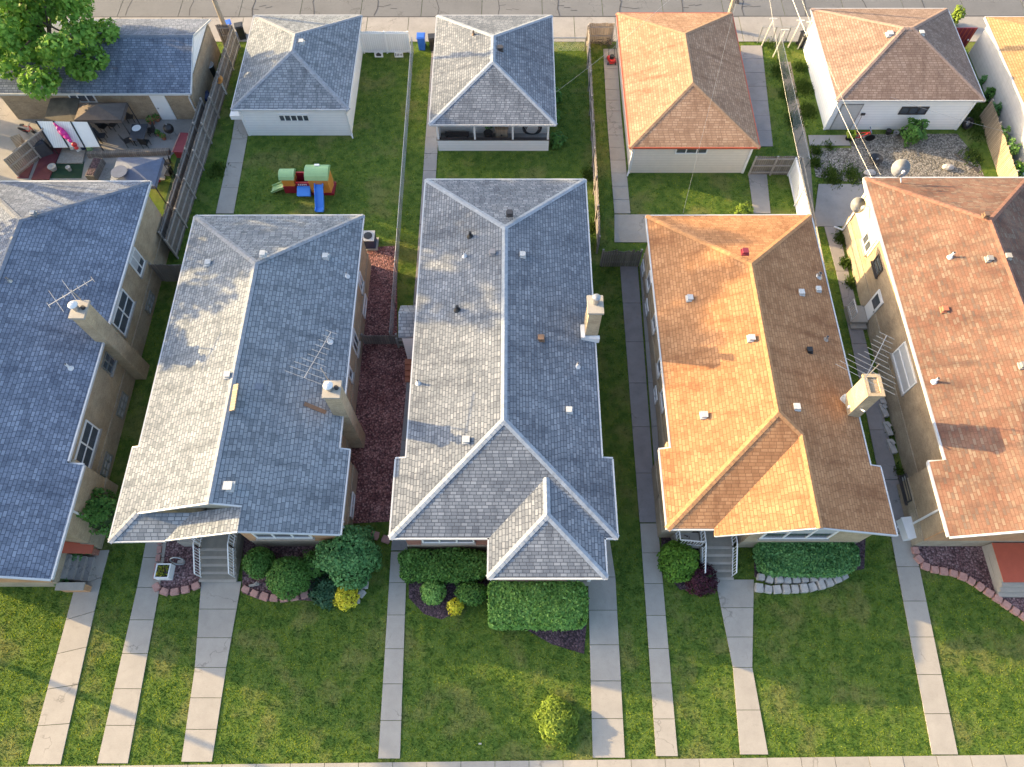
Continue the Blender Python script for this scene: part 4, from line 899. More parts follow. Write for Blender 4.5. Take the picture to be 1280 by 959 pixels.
def shrub(label, c, rad, mat, n=900, leaf=.075, sq=1.0, name='shrub', core=.80, lump=.10, cat='shrub', base=None, group=None, irr=None, up=.35, aspect=.6):
    """rounded bush: twiggy core and a shell of single leaves; rad = (rx, ry, rz)"""
    rx, ry, rz = rad; t = thing(name, label, cat, (c[0], c[1], 0), group)
    z0 = rz * .8
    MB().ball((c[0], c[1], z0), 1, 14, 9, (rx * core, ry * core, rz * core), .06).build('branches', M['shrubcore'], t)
    d = sphere_pts(n); d[:, 2] = np.where(d[:, 2] < -.55, -d[:, 2], d[:, 2])
    if sq != 1.0: d2 = np.sign(d) * np.abs(d) ** sq; d2 /= np.max(np.abs(d2), axis=1, keepdims=True) ** .35 * np.linalg.norm(d2, axis=1, keepdims=True) ** .65; d_s = d2
    else: d_s = d
    ph = RNG.uniform(0, 6.28, 6); wv = 1 + lump * (np.sin(4 * d[:, 0] + ph[0]) * np.cos(5 * d[:, 1] + ph[1]) + .6 * np.sin(7 * d[:, 2] + ph[2] + 3 * d[:, 0]) + .5 * np.sin(11 * d[:, 1] + ph[3]))
    P = np.array([c[0], c[1], z0]) + d_s * np.array(rad) * (wv * RNG.uniform(.86, 1.04, n))[:, None]
    P[:, 2] = np.maximum(P[:, 2], .03)
    leaf_mesh('foliage', mat, P, d + np.array([0, 0, up]), leaf, t, aspect); return t
def hedge(label, poly_fn, x0, x1, y0, y1, h, mat, n=6000, leaf=.085, rnd=.35):
    """clipped hedge with rounded shoulders"""
    t = thing('hedge', label, 'hedge', ((x0 + x1) / 2, (y0 + y1) / 2, 0)); cx, cy = (x0 + x1) / 2, (y0 + y1) / 2; hx, hy = (x1 - x0) / 2, (y1 - y0) / 2
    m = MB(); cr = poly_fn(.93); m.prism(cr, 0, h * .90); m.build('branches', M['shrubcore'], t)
    P, N = [], []
    while sum(len(a) for a in P) < n:
        k = n; top = RNG.random(k) < .62
        u, v = RNG.uniform(-1, 1, k), RNG.uniform(-1, 1, k); ex = poly_fn(None)
        q = np.maximum(np.abs(u), np.abs(v)); side = ~top
        uu = np.where(side, u / q, u); vv = np.where(side, v / q, v)
        X, Y = ex(uu, vv); z = np.where(side, h * RNG.random(k) ** .7, h * (1 - .07 * np.abs(uu) ** 6 - .10 * np.abs(vv) ** 6) + .06 * np.sin(X * 2.3) * np.cos(Y * 3.1))
        z = z + RNG.normal(0, .035, k); X = X + RNG.normal(0, .035, k); Y = Y + RNG.normal(0, .035, k)
        nn = np.stack([np.where(side, uu * (np.abs(uu) > .99), 0.2 * uu), np.where(side, vv * (np.abs(vv) > .99), .2 * vv), np.where(side, .3, 1.0)], 1)
        P.append(np.stack([X, Y, z], 1)); N.append(nn)
    leaf_mesh('foliage', mat, np.concatenate(P)[:n], np.concatenate(N)[:n], leaf, t); return t
def rect_fn(x0, x1, y0, y1, pw=6, wob=.05):
    """rounded rectangle in plan"""
    cx, cy, hx, hy = (x0 + x1) / 2, (y0 + y1) / 2, (x1 - x0) / 2, (y1 - y0) / 2
    def sqz(u, v):
        q = np.maximum(np.abs(u), np.abs(v)) + 1e-9; L = (np.abs(u / q) ** pw + np.abs(v / q) ** pw) ** (1 / pw)
        return cx + hx * u / L * (1 + wob * np.sin(3 * v + u)), cy + hy * v / L * (1 + wob * np.sin(5 * u))
    def f(k):
        if k is None: return sqz
        a = np.linspace(0, 2 * np.pi, 28, endpoint=False); c, s = np.cos(a), np.sin(a); q = np.maximum(abs(c), abs(s)); X, Y = sqz(c / q, s / q)
        return [(cx + (x - cx) * k, cy + (y - cy) * k) for x, y in zip(X, Y)]
    return f
def hedge_px(label, tl, br, h, mat, n, leaf=.085, pw=6, wob=.03):
    """top outline corners as seen, at height h"""
    a, b = G(*tl, h), G(*br, h); return hedge(label, rect_fn(a.x, b.x, b.y, a.y, pw, wob), a.x, b.x, b.y, a.y, h, mat, n, leaf)

# front of house 2
def bush(label, px, py, rpx, mat, rz=None, **k):
    rz = rz or rpx / 25.5; c = G(px, py, rz); r = rpx / 25.5; return shrub(label, c, (r, r * k.pop('ry', 1), rz), mat, **k)
bush('clipped round boxwood close to the concrete steps of the pale grey roofed house', 323, 703, 19.5, M['leaf_box'], .75, n=2600, leaf=.06, lump=.05, group='round boxwoods')
bush('larger clipped round boxwood in front of the orange brick wall', 360, 721, 26, M['leaf_box'], .95, n=3600, leaf=.06, lump=.05, group='round boxwoods')
bush('big dark green bush at the corner of the pale grey roofed house', 434, 690, 37, M['leaf_yew'], 1.25, n=5200, leaf=.085, lump=.12)
bush('low bluish juniper between round boxwood and golden bush', 406, 740, 18, M['leaf_blue'], .42, n=1700, leaf=.07, lump=.22)
bush('low dark juniper beside the golden bush', 444, 722, 17, M['leaf_yew'], .5, n=1300, leaf=.075, lump=.22)
bush('small green shrub behind the round boxwoods by the wall', 392, 705, 17, M['leaf_box'], .6, n=1200, leaf=.065, lump=.2)
bush('bright golden bush at the tip of the curved bed', 432, 746, 15.5, M['leaf_yellow'], .5, n=1500, leaf=.055, lump=.1)
bush('dark evergreen shrub beside the wall of the leftmost house', 122, 641, 26, M['leaf_box'], 1.3, n=2200, leaf=.09, lump=.24, up=.8)
# front of house 3
hedge_px('low clipped hedge under the front eave of the long grey roof', (500, 687), (612, 724), 1.15, M['leaf_box'], 6500, .075, 4, .06)
hedge_px('tall square clipped hedge in front of the front wing', (612, 727), (734, 783), 1.35, M['leaf_hedge'], 11000, .075, 9, .015)
bush('small round green bush in dark mulch beside the side walk', 541, 740, 15.5, M['leaf_hedge'], .5, n=1400, leaf=.06, lump=.06)
bush('dark oval bush between small round bush and square hedge', 590, 742, 20, M['leaf_box'], .55, n=1700, leaf=.06, lump=.1, ry=.72)
bush('small golden bush at the edge of the dark mulch', 569, 759, 10, M['leaf_yellow'], .35, n=750, leaf=.055, lump=.12)
# front of house 4
bush('lime green round bush left of the white railed steps', 850, 701, 25, M['leaf_lime'], .85, n=2600, leaf=.075, lump=.08)
bush('plum coloured barberry bush beside the lime bush', 877, 724, 19, M['leaf_plum'], .55, n=2000, leaf=.065, lump=.15)
bush('dark plum shrub against the wall behind the lime bush', 862, 676, 16, M['leaf_plum'], .5, n=1000, leaf=.065, lump=.2)
hedge_px('long dark hedge with rounded right end under the gabled window', (947, 671), (1078, 718), 1.1, M['leaf_yew'], 10500, .075, 3.6, .03)
# back yards
bush('spiky green bush against the white garage in the gravel yard', 1145, 163, 17, M['leaf_box'], .85, n=1100, leaf=.10, lump=.25, up=1.0)
bush('weedy bright green bush at the alley behind the tan roofed garage', 1196, 20, 10, M['leaf_yg'], .8, n=500, leaf=.10, lump=.3, up=1.0)
for i, (px, py, r, mt) in enumerate([(1237, 118, 9, 'leaf_box'), (1243, 138, 10, 'leaf_yew'), (1252, 168, 11, 'leaf_hedge'), (1263, 188, 12, 'leaf_hedge'), (1272, 214, 12, 'leaf_lime'), (1232, 100, 7, 'leaf_yew')]):
    bush(['dark shrub by the grey garage wall beyond the board fence', 'dark green shrub at the middle of the grey garage wall', 'mid green shrub beside the leaning board fence', 'round green shrub at the grey wall near the red roof', 'bright green shrub at the right picture edge by the red roof', 'smallest dark shrub along the grey garage wall'][i], px, py, r, M[mt], r / 17, n=420, leaf=.09, lump=.3, group='shrubs along the grey garage wall')
for i, (px, py, r) in enumerate([(693, 145, 9), (697, 175, 11), (695, 120, 8)]):
    bush(['leafy plant at the middle of the open porch garage side', 'leafy plant at the front corner of the open porch garage', 'small leafy plant at the rear of the open porch garage side'][i], px, py, r, M['leaf_box'], .45, n=380, leaf=.11, lump=.3, up=1.0, name='garden_plant', cat='plant', group='plants along the open porch garage')
bush('low yellow green plant at the back eave of the orange roofed house', 930, 264, 13, M['leaf_yg'], .3, n=300, leaf=.10, lump=.3, up=1, name='garden_plant', cat='plant')
c = G(697, 902, .35); t = shrub('feathery yellow green bush alone on the middle front lawn', c, (.86, .95, .36), M['leaf_yg'], n=3000, leaf=.13, lump=.14, up=.6, core=.7, aspect=.2)

# ---------------------------------------------------------------- weeds, grass
LAWNS = [[(-30, fy(-30)), (30, fy(30)), (30, 9), (-30, 9)], [(-22, 9), (22, 9), (22, 46.4), (-22, 46.4)], [(19, 28), (34, 28), (34, 46), (19, 46)]]
def inside(P, poly):
    x, y = P[:, 0], P[:, 1]; r = np.zeros(len(P), bool); n = len(poly)
    for i in range(n):
        (x0_, y0_), (x1_, y1_) = poly[i][:2], poly[(i + 1) % n][:2]
        if y0_ == y1_: continue
        c = ((y0_ > y) != (y1_ > y)) & (x < (x1_ - x0_) * (y - y0_) / (y1_ - y0_) + x0_); r ^= c
    return r
def tufts(name, P, mat, h0, h1, wd, lean, label, cat='grass', per=1):
    n = len(P); a = RNG.uniform(0, 6.28, n); h = RNG.uniform(h0, h1, n); ln = RNG.uniform(0, lean, n) * h; b = RNG.uniform(0, 6.28, n)
    s = np.stack([np.cos(a), np.sin(a), np.zeros(n)], 1) * wd * RNG.uniform(.6, 1.4, n)[:, None]; base = np.concatenate([P, np.full((n, 1), .0)], 1)
    tip = base + np.stack([np.cos(b) * ln, np.sin(b) * ln, h], 1)
    V = np.stack([base - s, base + s, tip + s * .25, tip - s * .25], 1).reshape(-1, 3)
    me = bpy.data.meshes.new(name); me.vertices.add(4 * n); me.vertices.foreach_set('co', V.astype(np.float32).ravel()); me.loops.add(4 * n)
    me.loops.foreach_set('vertex_index', np.arange(4 * n, dtype=np.int32)); me.polygons.add(n); me.polygons.foreach_set('loop_start', np.arange(0, 4 * n, 4, dtype=np.int32))
    me.update(calc_edges=True); me.materials.append(mat); o = bpy.data.objects.new(name, me); COL.objects.link(o)
    return tag(o, label, cat, kind='stuff')
P = []
for poly, dens in zip(LAWNS, (330, 190, 80)):
    a = np.array(poly); lo, hi = a.min(0), a.max(0); k = int((hi - lo).prod() * dens); q = lo + RNG.random((k, 2)) * (hi - lo)
    q = q[inside(q, poly)]
    for e_ in EXCL: q = q[~inside(q, e_)]
    P.append(q)
for ed in EDGES:
    for a, c in zip(ed[:-1], ed[1:]):
        L_ = (c - a).length
        if abs(a.x) > 40 or abs(c.x) > 40 or a.y > 47: continue
        k = int(L_ * 26); t_ = RNG.random(k)[:, None]; q = np.array(a)[None, :2] * (1 - t_) + np.array(c)[None, :2] * t_; wgt = .5 + .5 * np.sin(q[:, 1] * 2.1 + q[:, 0]) * np.sin(q[:, 1] * .9)
        P.append((q + RNG.normal(size=q.shape) * .035)[RNG.random(k) < .35 + .65 * wgt])
P = np.concatenate(P)
tufts('lawn_grass', P, M['blade'], .014, .042, .026, 1.9, 'short mown grass of the front and back lawns')
W = []
for px, py, n, s in [(975, 90, 500, .55), (985, 120, 500, .5), (992, 150, 400, .5), (1005, 110, 700, .45), (1010, 140, 600, .4), (1000, 85, 300, .4), (1020, 190, 500, .25), (1019, 205, 400, .25), (1040, 222, 700, .5), (1065, 220, 500, .5),
                     (1215, 197, 400, .5), (1222, 160, 900, .8), (1215, 140, 500, .6), (1050, 300, 500, .3), (1056, 330, 400, .25), (1062, 355, 300, .25), (1037, 184, 120, .3), (737, 285, 300, .3), (735, 220, 300, .3), (272, 215, 300, .5), (1128, 620, 120, .2), (1122, 590, 120, .2), (1112, 540, 120, .2), (962, 57, 120, .4)]:
    c = G(px, py); W.append(np.array([c.x, c.y]) + RNG.normal(size=(n, 2)) * s * np.array([.6, .8]))
tufts('weeds', np.concatenate(W), M['weed'], .06, .28, .04, .9, 'rank weeds along the yard edges and old walks', 'weeds')

# ---------------------------------------------------------------- edging stones: each one a thing
def edging(path, n, mat, size, label, group, name='edging_stone', z=.0):
    pts = [Vector((p.x, p.y, 0)) for p in path]; L = [0]
    for a, b in zip(pts[:-1], pts[1:]): L.append(L[-1] + (b - a).length)
    proto = None; n = max(2, int(L[-1] / (size[0] * 1.2)))
    for i in range(n):
        s = L[-1] * (i + .5) / n; k = max(j for j in range(len(L) - 1) if L[j] <= s); t = (s - L[k]) / (L[k + 1] - L[k]); p = pts[k].lerp(pts[k + 1], t); d = pts[k + 1] - pts[k]
        if proto is None:
            m = MB(); w, dp, h = size; m.prism([(-w * .5, -dp * .5), (w * .5, -dp * .5), (w * .58, -dp * .1), (w * .5, dp * .5), (-w * .5, dp * .5), (-w * .58, -dp * .1)], 0, h * .8)
            m.prism([(-w * .46, -dp * .45), (w * .46, -dp * .45), (w * .52, -dp * .1), (w * .45, dp * .45), (-w * .45, dp * .45), (-w * .52, -dp * .1)], h * .8, h)
            proto = tag(m.build(name, M[mat]), label, 'stone', group); o = proto
        else: o = proto.copy(); COL.objects.link(o)
        o.location = (p.x, p.y, z); o.rotation_euler = (random.uniform(-.05, .05), random.uniform(-.05, .05), math.atan2(d.y, d.x) + random.uniform(-.09, .09)); o.scale = (random.uniform(.9, 1.05), random.uniform(.9, 1.1), random.uniform(.85, 1.15))
edging(GP([(194, 730), (199, 738), (210, 742), (226, 740), (240, 736), (252, 731)]), 8, 'pinkstone', (.36, .32, .2), 'rosy edging stone around the bed with the white planter', 'edging stones left of the concrete steps')
edging(GP([(202, 662), (200, 690), (195, 726)]), 9, 'pinkstone', (.34, .24, .14), 'rosy edging stone beside the narrow walk by the white planter', 'edging stones along the narrow walk')
edging(GP([(303, 735), (316, 742), (332, 747), (352, 750), (372, 747), (388, 742)]), 9, 'pinkstone', (.38, .34, .2), 'rosy edging stone below the round boxwoods', 'edging stones below the round boxwoods')
edging(GP([(428, 757), (446, 752), (456, 738), (459, 715)]), 7, 'greystone', (.36, .3, .2), 'greyish edging stone behind the golden bush', 'edging stones by the golden bush')
edging(GP([(461, 668), (474, 672), (490, 678)]), 4, 'pinkstone', (.42, .4, .12), 'flat rosy stone closing the long mulch strip', 'flat stones below the mulch strip')
edging(GP([(942, 735), (960, 738), (985, 738), (1010, 736), (1035, 730), (1058, 719)]), 15, 'greystone', (.34, .40, .28), 'pale block in the curved stone border below the long hedge', 'pale border blocks')
edging(GP([(944, 722), (965, 727), (990, 727), (1015, 725), (1040, 720)]), 14, 'greystone', (.33, .3, .36), 'rough pale rock behind the curved stone border', 'rough rocks below the long hedge', 'rock')
edging(GP([(1141, 684), (1145, 698), (1153, 708), (1166, 713), (1188, 717), (1205, 723), (1222, 733), (1240, 746), (1260, 760), (1284, 776)]), 21, 'pinkstone', (.36, .34, .2), 'pink edging stone curving around the bed of the red roofed house', 'pink edging stones by the red roofed house')

# ---------------------------------------------------------------- fences
def fence(label, p, q, h, mat='wood_grey', gap=.02, rail_side=1, post=2.4, rails=(.3, .95, 1.55), wob=.03, name='wood_fence', railmat='wood_rail', dog=True, group=None):
    p, q = Vector((p[0], p[1], 0)), Vector((q[0], q[1], 0)); L = (q - p).length; d = (q - p) / L; nrm = Vector((-d.y, d.x, 0)) * rail_side; an = math.atan2(d.y, d.x)
    t = thing(name, label, 'fence', (p + q) / 2, group); n = int(L / .14); m = MB()
    for i in range(n):
        c = p + d * (L * (i + .5) / n); hh = h + random.uniform(-wob, wob)
        m.box((c.x, c.y, hh / 2), (L / n - gap, .022, hh), an, random.uniform(-.02, .02))
    m.build('board_panel', M[mat], t)
    for z in rails:
        if z < h: a, b = p + nrm * .045, q + nrm * .045; MB().bar((a.x, a.y, z), (b.x, b.y, z), .06, .09).build('rail', M[railmat], t)
    k = max(1, round(L / post))
    for i in range(k + 1):
        c = p + d * (L * i / k) + nrm * .07; MB().box((c.x, c.y, h / 2 + .03), (.1, .1, h + .06), an).build('post', M[railmat], t)
    return t
fence('grey board fence beside the slate roofed house and its patio', (-20.95, 38.4), (-21.25, 27.2), 1.8, rail_side=1)
fence('second grey board fence with rails along the yard with the play climber', (-20.15, 45.7), (-20.75, 26.6), 1.8, rail_side=1)
fence('short grey board gate fence between the two leftmost houses', (-21.3, 24.9), (-18.6, 24.9), 1.7, rail_side=1)
fence('short grey board fence beside the alley by the blue bin', (-21.2, 45.8), (-20.3, 45.8), 1.8, rail_side=-1)
fence('weathered board fence seen edge on between long roofed and orange roofed yards', (5.55, 45.9), (5.33, 27.0), 1.65, wob=.1, mat='wood_grey', rail_side=-1, rails=(.4, 1.3))
fence('tan board fence at the alley beside the orange roofed garage', (5.6, 46.1), (7.35, 46.1), 1.7, mat='wood_tan', rail_side=-1, rails=(.7, 1.4))
fence('crooked grey board fence in front of the small paved pad', (5.45, 26.0), (7.75, 26.0), 1.55, wob=.12, rail_side=1, rails=(.4, 1.2))
fence('grey rail gate beside the cream sided garage', (15.65, 33.4), (18.45, 33.4), 1.65, rail_side=-1, post=1.4, rails=(.25, .85, 1.45))
fence('tan leaning board fence beside the gravel yard', (32.4, 38.6), (32.0, 30.2), 1.5, mat='wood_tan', rail_side=1, rails=(.4, 1.2))
fence('white vinyl fence at the alley between two grey roofed garages', (-10.85, 45.15), (-7.45, 45.15), 1.75, mat='vinyl', railmat='white', gap=.004, wob=.0, rails=(.12, 1.6), post=1.7, name='vinyl_fence', rail_side=-1)
fence('white board fence panel along the narrow yard of the orange roofed house', (18.3, 33.3), (18.3, 28.2), 1.55, mat='vinyl', railmat='white', gap=.004, wob=.0, rails=(.12, 1.45), name='vinyl_fence', rail_side=-1)
fence('low wooden gate across the red mulch strip', (-8.55, 20.5), (-6.6, 20.5), 1.0, wob=.02, rail_side=1, rails=(.2, .85), railmat='wood_rail')
fence('low grey gate between the mulch strip and the long house', (-6.55, 20.35), (-5.3, 20.35), 1.0, wob=.03, rail_side=-1, rails=(.3, .8))

def chain_link(label, p, q, h=1.15, post=2.4, top='galv', rail=.019):
    p, q = Vector((p[0], p[1], 0)), Vector((q[0], q[1], 0)); L = (q - p).length; d = (q - p) / L; t = thing('chain_link_fence', label, 'fence', (p + q) / 2); U = Vector((0, 0, 1)); m = MB(); s = .13
    n = int(L / s)
    for i in range(-int(h / s), n):
        for sg in (1, -1):
            a0, a1 = i * s, i * s + h; zb, ztp = 0.03, h
            lo, hi_ = max(0, a0), min(L, a1)
            if hi_ - lo < .02: continue
            z_lo, z_hi = (lo - a0), (hi_ - a0)
            if sg < 0: z_lo, z_hi = h - z_lo, h - z_hi
            m.bar(p + d * lo + U * max(.02, z_lo), p + d * hi_ + U * max(.02, z_hi), .006, .006)
    m.build('wire_mesh', M['galv'], t)
    MB().cyl(p + U * h, q + U * h, rail, rail, 8).build('top_rail', M[top], t)
    k = max(1, round(L / post))
    for i in range(k + 1):
        c = p.lerp(q, i / k); MB().cyl(c, c + U * (h + .06), .035, .035, 8).build('post', M['galv'], t)
    return t
chain_link('chain link fence between the play climber yard and the long roofed yard', (-7.25, 45.2), (-6.95, 20.6), 1.2)
chain_link('chain link gate at the alley beside the open porch garage', (2.95, 45.3), (5.35, 45.3), 1.1, 2.4, 'galv', .04)
chain_link('chain link fence on the dirt strip beside the gravel yard', (19.45, 45.8), (19.3, 33.6), 1.2)
chain_link('brown topped chain link fence along the narrow side yard', (18.8, 33.6), (18.35, 19.5), 1.3, 2.6, 'wood_pole', .05)
chain_link('chain link gate at the alley left of the tan roofed garage', (18.2, 46.2), (21.3, 46.2), 1.3, 1.0)
# loose panel of slats
t = thing('slat_panel', 'tan slatted wood panel leaning by the board fence', 'panel', (31.2, 31.3, 0)); m = MB()
for k in range(6): m.bar((30.6 + .22 * k, 31.0, .05), (30.9 + .22 * k, 32.3, .7), .07, .03)
m.build('slats', M['wood_tan'], t); MB().bar((30.6, 31.1, .16), (31.75, 31.1, .16), .06, .04).build('rail', M['wood_rail'], t)

# ---------------------------------------------------------------- poles and wires
def pole(label, x, y, h=10.2, arm=True):
    t = thing('utility_pole', label, 'pole', (x, y, 0)); MB().cyl((x, y, 0), (x, y, h), .17, .12, 12).build('shaft', M['wood_pole'], t)
    if arm:
        MB().box((x, y + .17, h - .6), (2.6, .1, .13)).build('crossarm', M['wood_pole'], t)
        for k in (-1.15, -.5, .5, 1.15): MB().cyl((x + k, y + .17, h - .53), (x + k, y + .17, h - .33), .05, .03, 8).build('insulator', M['galv'], t)
    MB().cyl((x + .33, y, h - 2.4), (x + .33, y, h - 1.5), .25, .25, 14).build('transformer', M['galv'], t)
    return t
pole('wooden utility pole at the alley beside the blue bin and slate roofed garage', -21.0, 46.6)
pole('wooden utility pole at the alley behind the orange roofed garage', 16.0, 47.7)
t = thing('street_lamp', 'tall grey lamp post on the lawn west of the leftmost house', 'lamp post', (-34, 6.5, 0))
MB().cyl((-34, 6.5, 0), (-34, 6.5, 8.2), .14, .12, 12).build('post', M['galv'], t); MB().bar((-34, 6.5, 8.15), (-34, 4.9, 8.35), .08, .08).build('arm', M['galv'], t); MB().box((-34, 4.6, 8.33), (.3, .7, .14)).build('lamp_head', M['galv'], t)
def wire(label, p, q, sag=.5, r=.02, mat='galv', n=12):
    p, q = Vector(p), Vector(q); pts = [p.lerp(q, i / n) - Vector((0, 0, sag * 4 * (i / n) * (1 - i / n))) for i in range(n + 1)]
    return tag(MB().tube(pts, r, 6).build('overhead_wire', M[mat]), label, 'wire', 'overhead service wires')
wire('pale double service wire from alley to corner of red roofed house', (16.0, 47.7, 8.6), (20.9, 29.2, 4.3), .5, .008)
wire('thin service wire from alley to the red roofed house', (16.2, 47.7, 9.4), (21.4, 29.3, 4.4), .7, .004)
wire('service wire over the narrow side yard to the orange roof', (16.0, 47.7, 8.2), (16.9, 26.4, 4.3), .6, .006)
wire('service wire sagging across the cream sided garage front', (16.0, 47.7, 8.2), (9.6, 26.4, 4.5), .8, .006)
wire('pale service wire crossing the fence from cream garage to long house', (16.0, 47.7, 8.3), (2.9, 38.0, 2.7), .6, .006)
wire('service wire across the gravel yard towards the grey walled garage', (24.5, 37.2, 3.0), (33.4, 33.9, 2.6), .2, .006)
# clothes line posts by the dirt strip
for i, (px, py) in enumerate([(952, 58), (966, 72), (985, 60), (997, 62)]):
    c = G(px, py); t = thing('clothes_post', ['pale leaning post at the left end of the weedy strip', 'pale leaning post in the weeds near the dirt strip', 'grey leaning post beside the chain link gate', 'grey steel post next to the white garage wall'][i], 'post', (c.x, c.y, 0), 'posts on the weedy strip')
    MB().cyl((c.x, c.y, 0), (c.x + .25, c.y + .2, 2.1), .045, .045, 8).build('shaft', M['alu'], t); MB().bar((c.x - .05, c.y + .2, 2.08), (c.x + .5, c.y + .2, 2.08), .06, .06).build('arm', M['alu'], t)

# ---------------------------------------------------------------- antennas and dishes
def yagi(label, base, top, boom_a, boom_b, lens, mat='galv'):
    t = thing('tv_antenna', label, 'antenna', base); MB().cyl(base, top, .03, .025, 8).build('mast', M['galv'], t); a, b = Vector(boom_a), Vector(boom_b)
    MB().bar(a, b, .028, .028).build('boom', M[mat], t); d = (b - a).normalized(); s = d.cross(Vector((0, 0, 1))).normalized(); n = len(lens)
    for i, L in enumerate(lens):
        c = a.lerp(b, i / (n - 1)); MB().cyl(c - s * L / 2, c + s * L / 2, .010, .010, 6).build('element', M[mat], t)
    return t
yagi('large pale TV antenna above the brick chimney of the orange roofed house', (16.55, 15.1, 6.0), (16.55, 15.1, 7.7), (15.75, 14.35, 7.65), (17.25, 16.6, 7.65), [2.8, 2.6, 2.45, 2.2, 1.5, 1.1, 1.0, .9, .85, .8, .75])
yagi('grey TV antenna behind the chimney on the pale grey roof', (-8.5, 14.9, 5.8), (-8.7, 15.1, 7.3), (-9.4, 14.6, 7.3), (-8.45, 17.0, 7.3), [2.0, 1.8, 1.7, 1.3, .9, .8, .75, .7, .65, .6])
yagi('broken TV antenna leaning on the chimney of the slate roofed house', (-21.0, 19.15, 6.2), (-21.1, 19.2, 7.5), (-22.0, 18.4, 7.4), (-20.3, 19.9, 7.4), [.4, 1.6, .3, 1.9, .35, .4, .4])
def dish(label, c, aim, r, mat='dish', foot=None, arm=True):
    c = Vector(c); ax = Vector(aim).normalized(); t = thing('satellite_dish', label, 'satellite dish', foot or c)
    prof = [(r, .0), (r * .75, -r * .10), (r * .45, -r * .18), (.001, -r * .22), (.001, -r * .25), (r * .5, -r * .21), (r * .78, -r * .13), (r * 1.02, -.01), (r, .0)]
    MB().lathe(c, prof, 24, ax).build('reflector', M[mat], t, True)
    if foot: MB().cyl(foot, c - ax * r * .2, .04, .04, 8).build('mount', M['white_metal'], t)
    if arm:
        low = c + (Vector((0, 0, -1)) - ax * Vector((0, 0, -1)).dot(ax)).normalized() * r; f = c + ax * r * 1.1 + (low - c) * .35
        MB().bar(low, f, .035, .035).build('feed_arm', M['galv'], t); MB().box(f, (.12, .12, .16)).build('feed_horn', M['white_metal'], t)
    return t
dish('pale grey satellite dish on a stand above the red roof edge', OY(1126, 211, 28.9), (-.15, -.72, .68), .50, 'dish', (22.35, 28.6, 4.55))
dish('grey satellite dish beside the cream siding of the red roofed house', OX(1073, 257, 20.1), (.05, -.62, .78), .45, 'dish', (20.85, 27.6, 3.6))
dish('small white satellite dish beside the brick chimney of the orange roofed house', OX(1061, 503, 16.35), (-.25, -.6, .75), .42, 'white', (16.5, 13.7, 5.6))

# ---------------------------------------------------------------- bins, tyres and yard things
def wheelie(label, c, rz, mat, group=None):
    t = thing('wheelie_bin', label, 'bin', (c.x, c.y, 0), group); x, y = c.x, c.y
    b = MB().box((x, y, .5), (.52, .56, .95), rz); b.v = [((v[0] - x) * (.86 if v[2] < .5 else 1) + x, (v[1] - y) * (.86 if v[2] < .5 else 1) + y, v[2]) for v in b.v]; b.build('body', M[mat], t)
    lid = MB().box((x, y, 1.03), (.60, .66, .07), rz).box((x, y, 1.08), (.46, .5, .05), rz).build('lid', M[mat], t)
    d = Vector((-math.sin(rz), math.cos(rz), 0)); s = Vector((d.y, -d.x, 0)); p = Vector((x, y, 0))
    MB().cyl(p + d * .36 + s * .24 + Vector((0, 0, .98)), p + d * .36 - s * .24 + Vector((0, 0, .98)), .02, .02, 8).build('handle', M['black'], t)
    for k in (-1, 1):
        a = p + d * .27 + s * .25 * k + Vector((0, 0, .1)); MB().cyl(a - s * .03, a + s * .03, .1, .1, 12).build('wheel', M['black'], t)
    return t
wheelie('blue wheelie bin beside the black bin at the alley fence', G(290, 45), .4, 'blue_bin'); wheelie('black wheelie bin at the corner of the white sided garage', G(304, 48), .3, 'black')
wheelie('blue wheelie bin beside the white vinyl fence', G(528, 61), .0, 'blue_bin'); wheelie('black wheelie bin at the back corner of the open porch garage', G(542, 62), .1, 'black')
wheelie('black wheelie bin behind the chain link gate by the white garage', G(1001, 58), .2, 'black')
c = G(266, 95); t = thing('barrel', 'round black barrel between the slate garage and the board fence', 'barrel', (c.x, c.y, 0))
MB().lathe((c.x, c.y, 0), [(.28, 0), (.34, .5), (.36, .9), (.32, .9), (.30, .6), (.001, .6)], 18).build('body', M['black'], t); MB().lathe((c.x, c.y, .88), [(.37, 0), (.40, .03), (.37, .06), (.33, .06)], 18).build('rim', M['galv'], t)
for i, (px, py, mt, s) in enumerate([(258, 125, 'navy', .4), (256, 112, 'white', .25), (262, 140, 'navy', .35)]):
    c = G(px, py); tag(MB().ball((c.x, c.y, s * .7), s, 10, 7, (1, 1.3, .8), .12).build('plastic_bag', M[mt]), ['crumpled navy bag behind the black barrel', 'small white bag behind the black barrel', 'second navy bag against the slate garage wall'][i], 'bag', 'bags behind the barrel')
# hose reel and white utility box at the corner of the white sided garage
c = G(283, 118); t = thing('hose_reel', 'yellow ringed hose reel on the board fence by the white garage', 'hose reel', (c.x, c.y, 0)); MB().box((c.x, c.y, .6), (.1, .1, 1.2)).build('stand', M['white'], t)
for k in range(3): MB().lathe((c.x, c.y - .1 * k, 1.3), [(.19, 0), (.22, .03), (.19, .06), (.14, .03), (.19, 0)], 16, (.3, -.5, .8)).build('hose', M['orange'], t)
c = G(293, 140, 1.4); t = thing('utility_box', 'white box on the side wall of the white sided garage', 'box', (-18.3, 37.6, 0)); MB().b2(-18.75, 37.0, 1.3, -17.95, 38.2, 1.62).build('box', M['white'], t); MB().b2(-18.78, 37.55, 1.623, -17.9, 37.6, 1.64).build('seam', M['galv'], t)
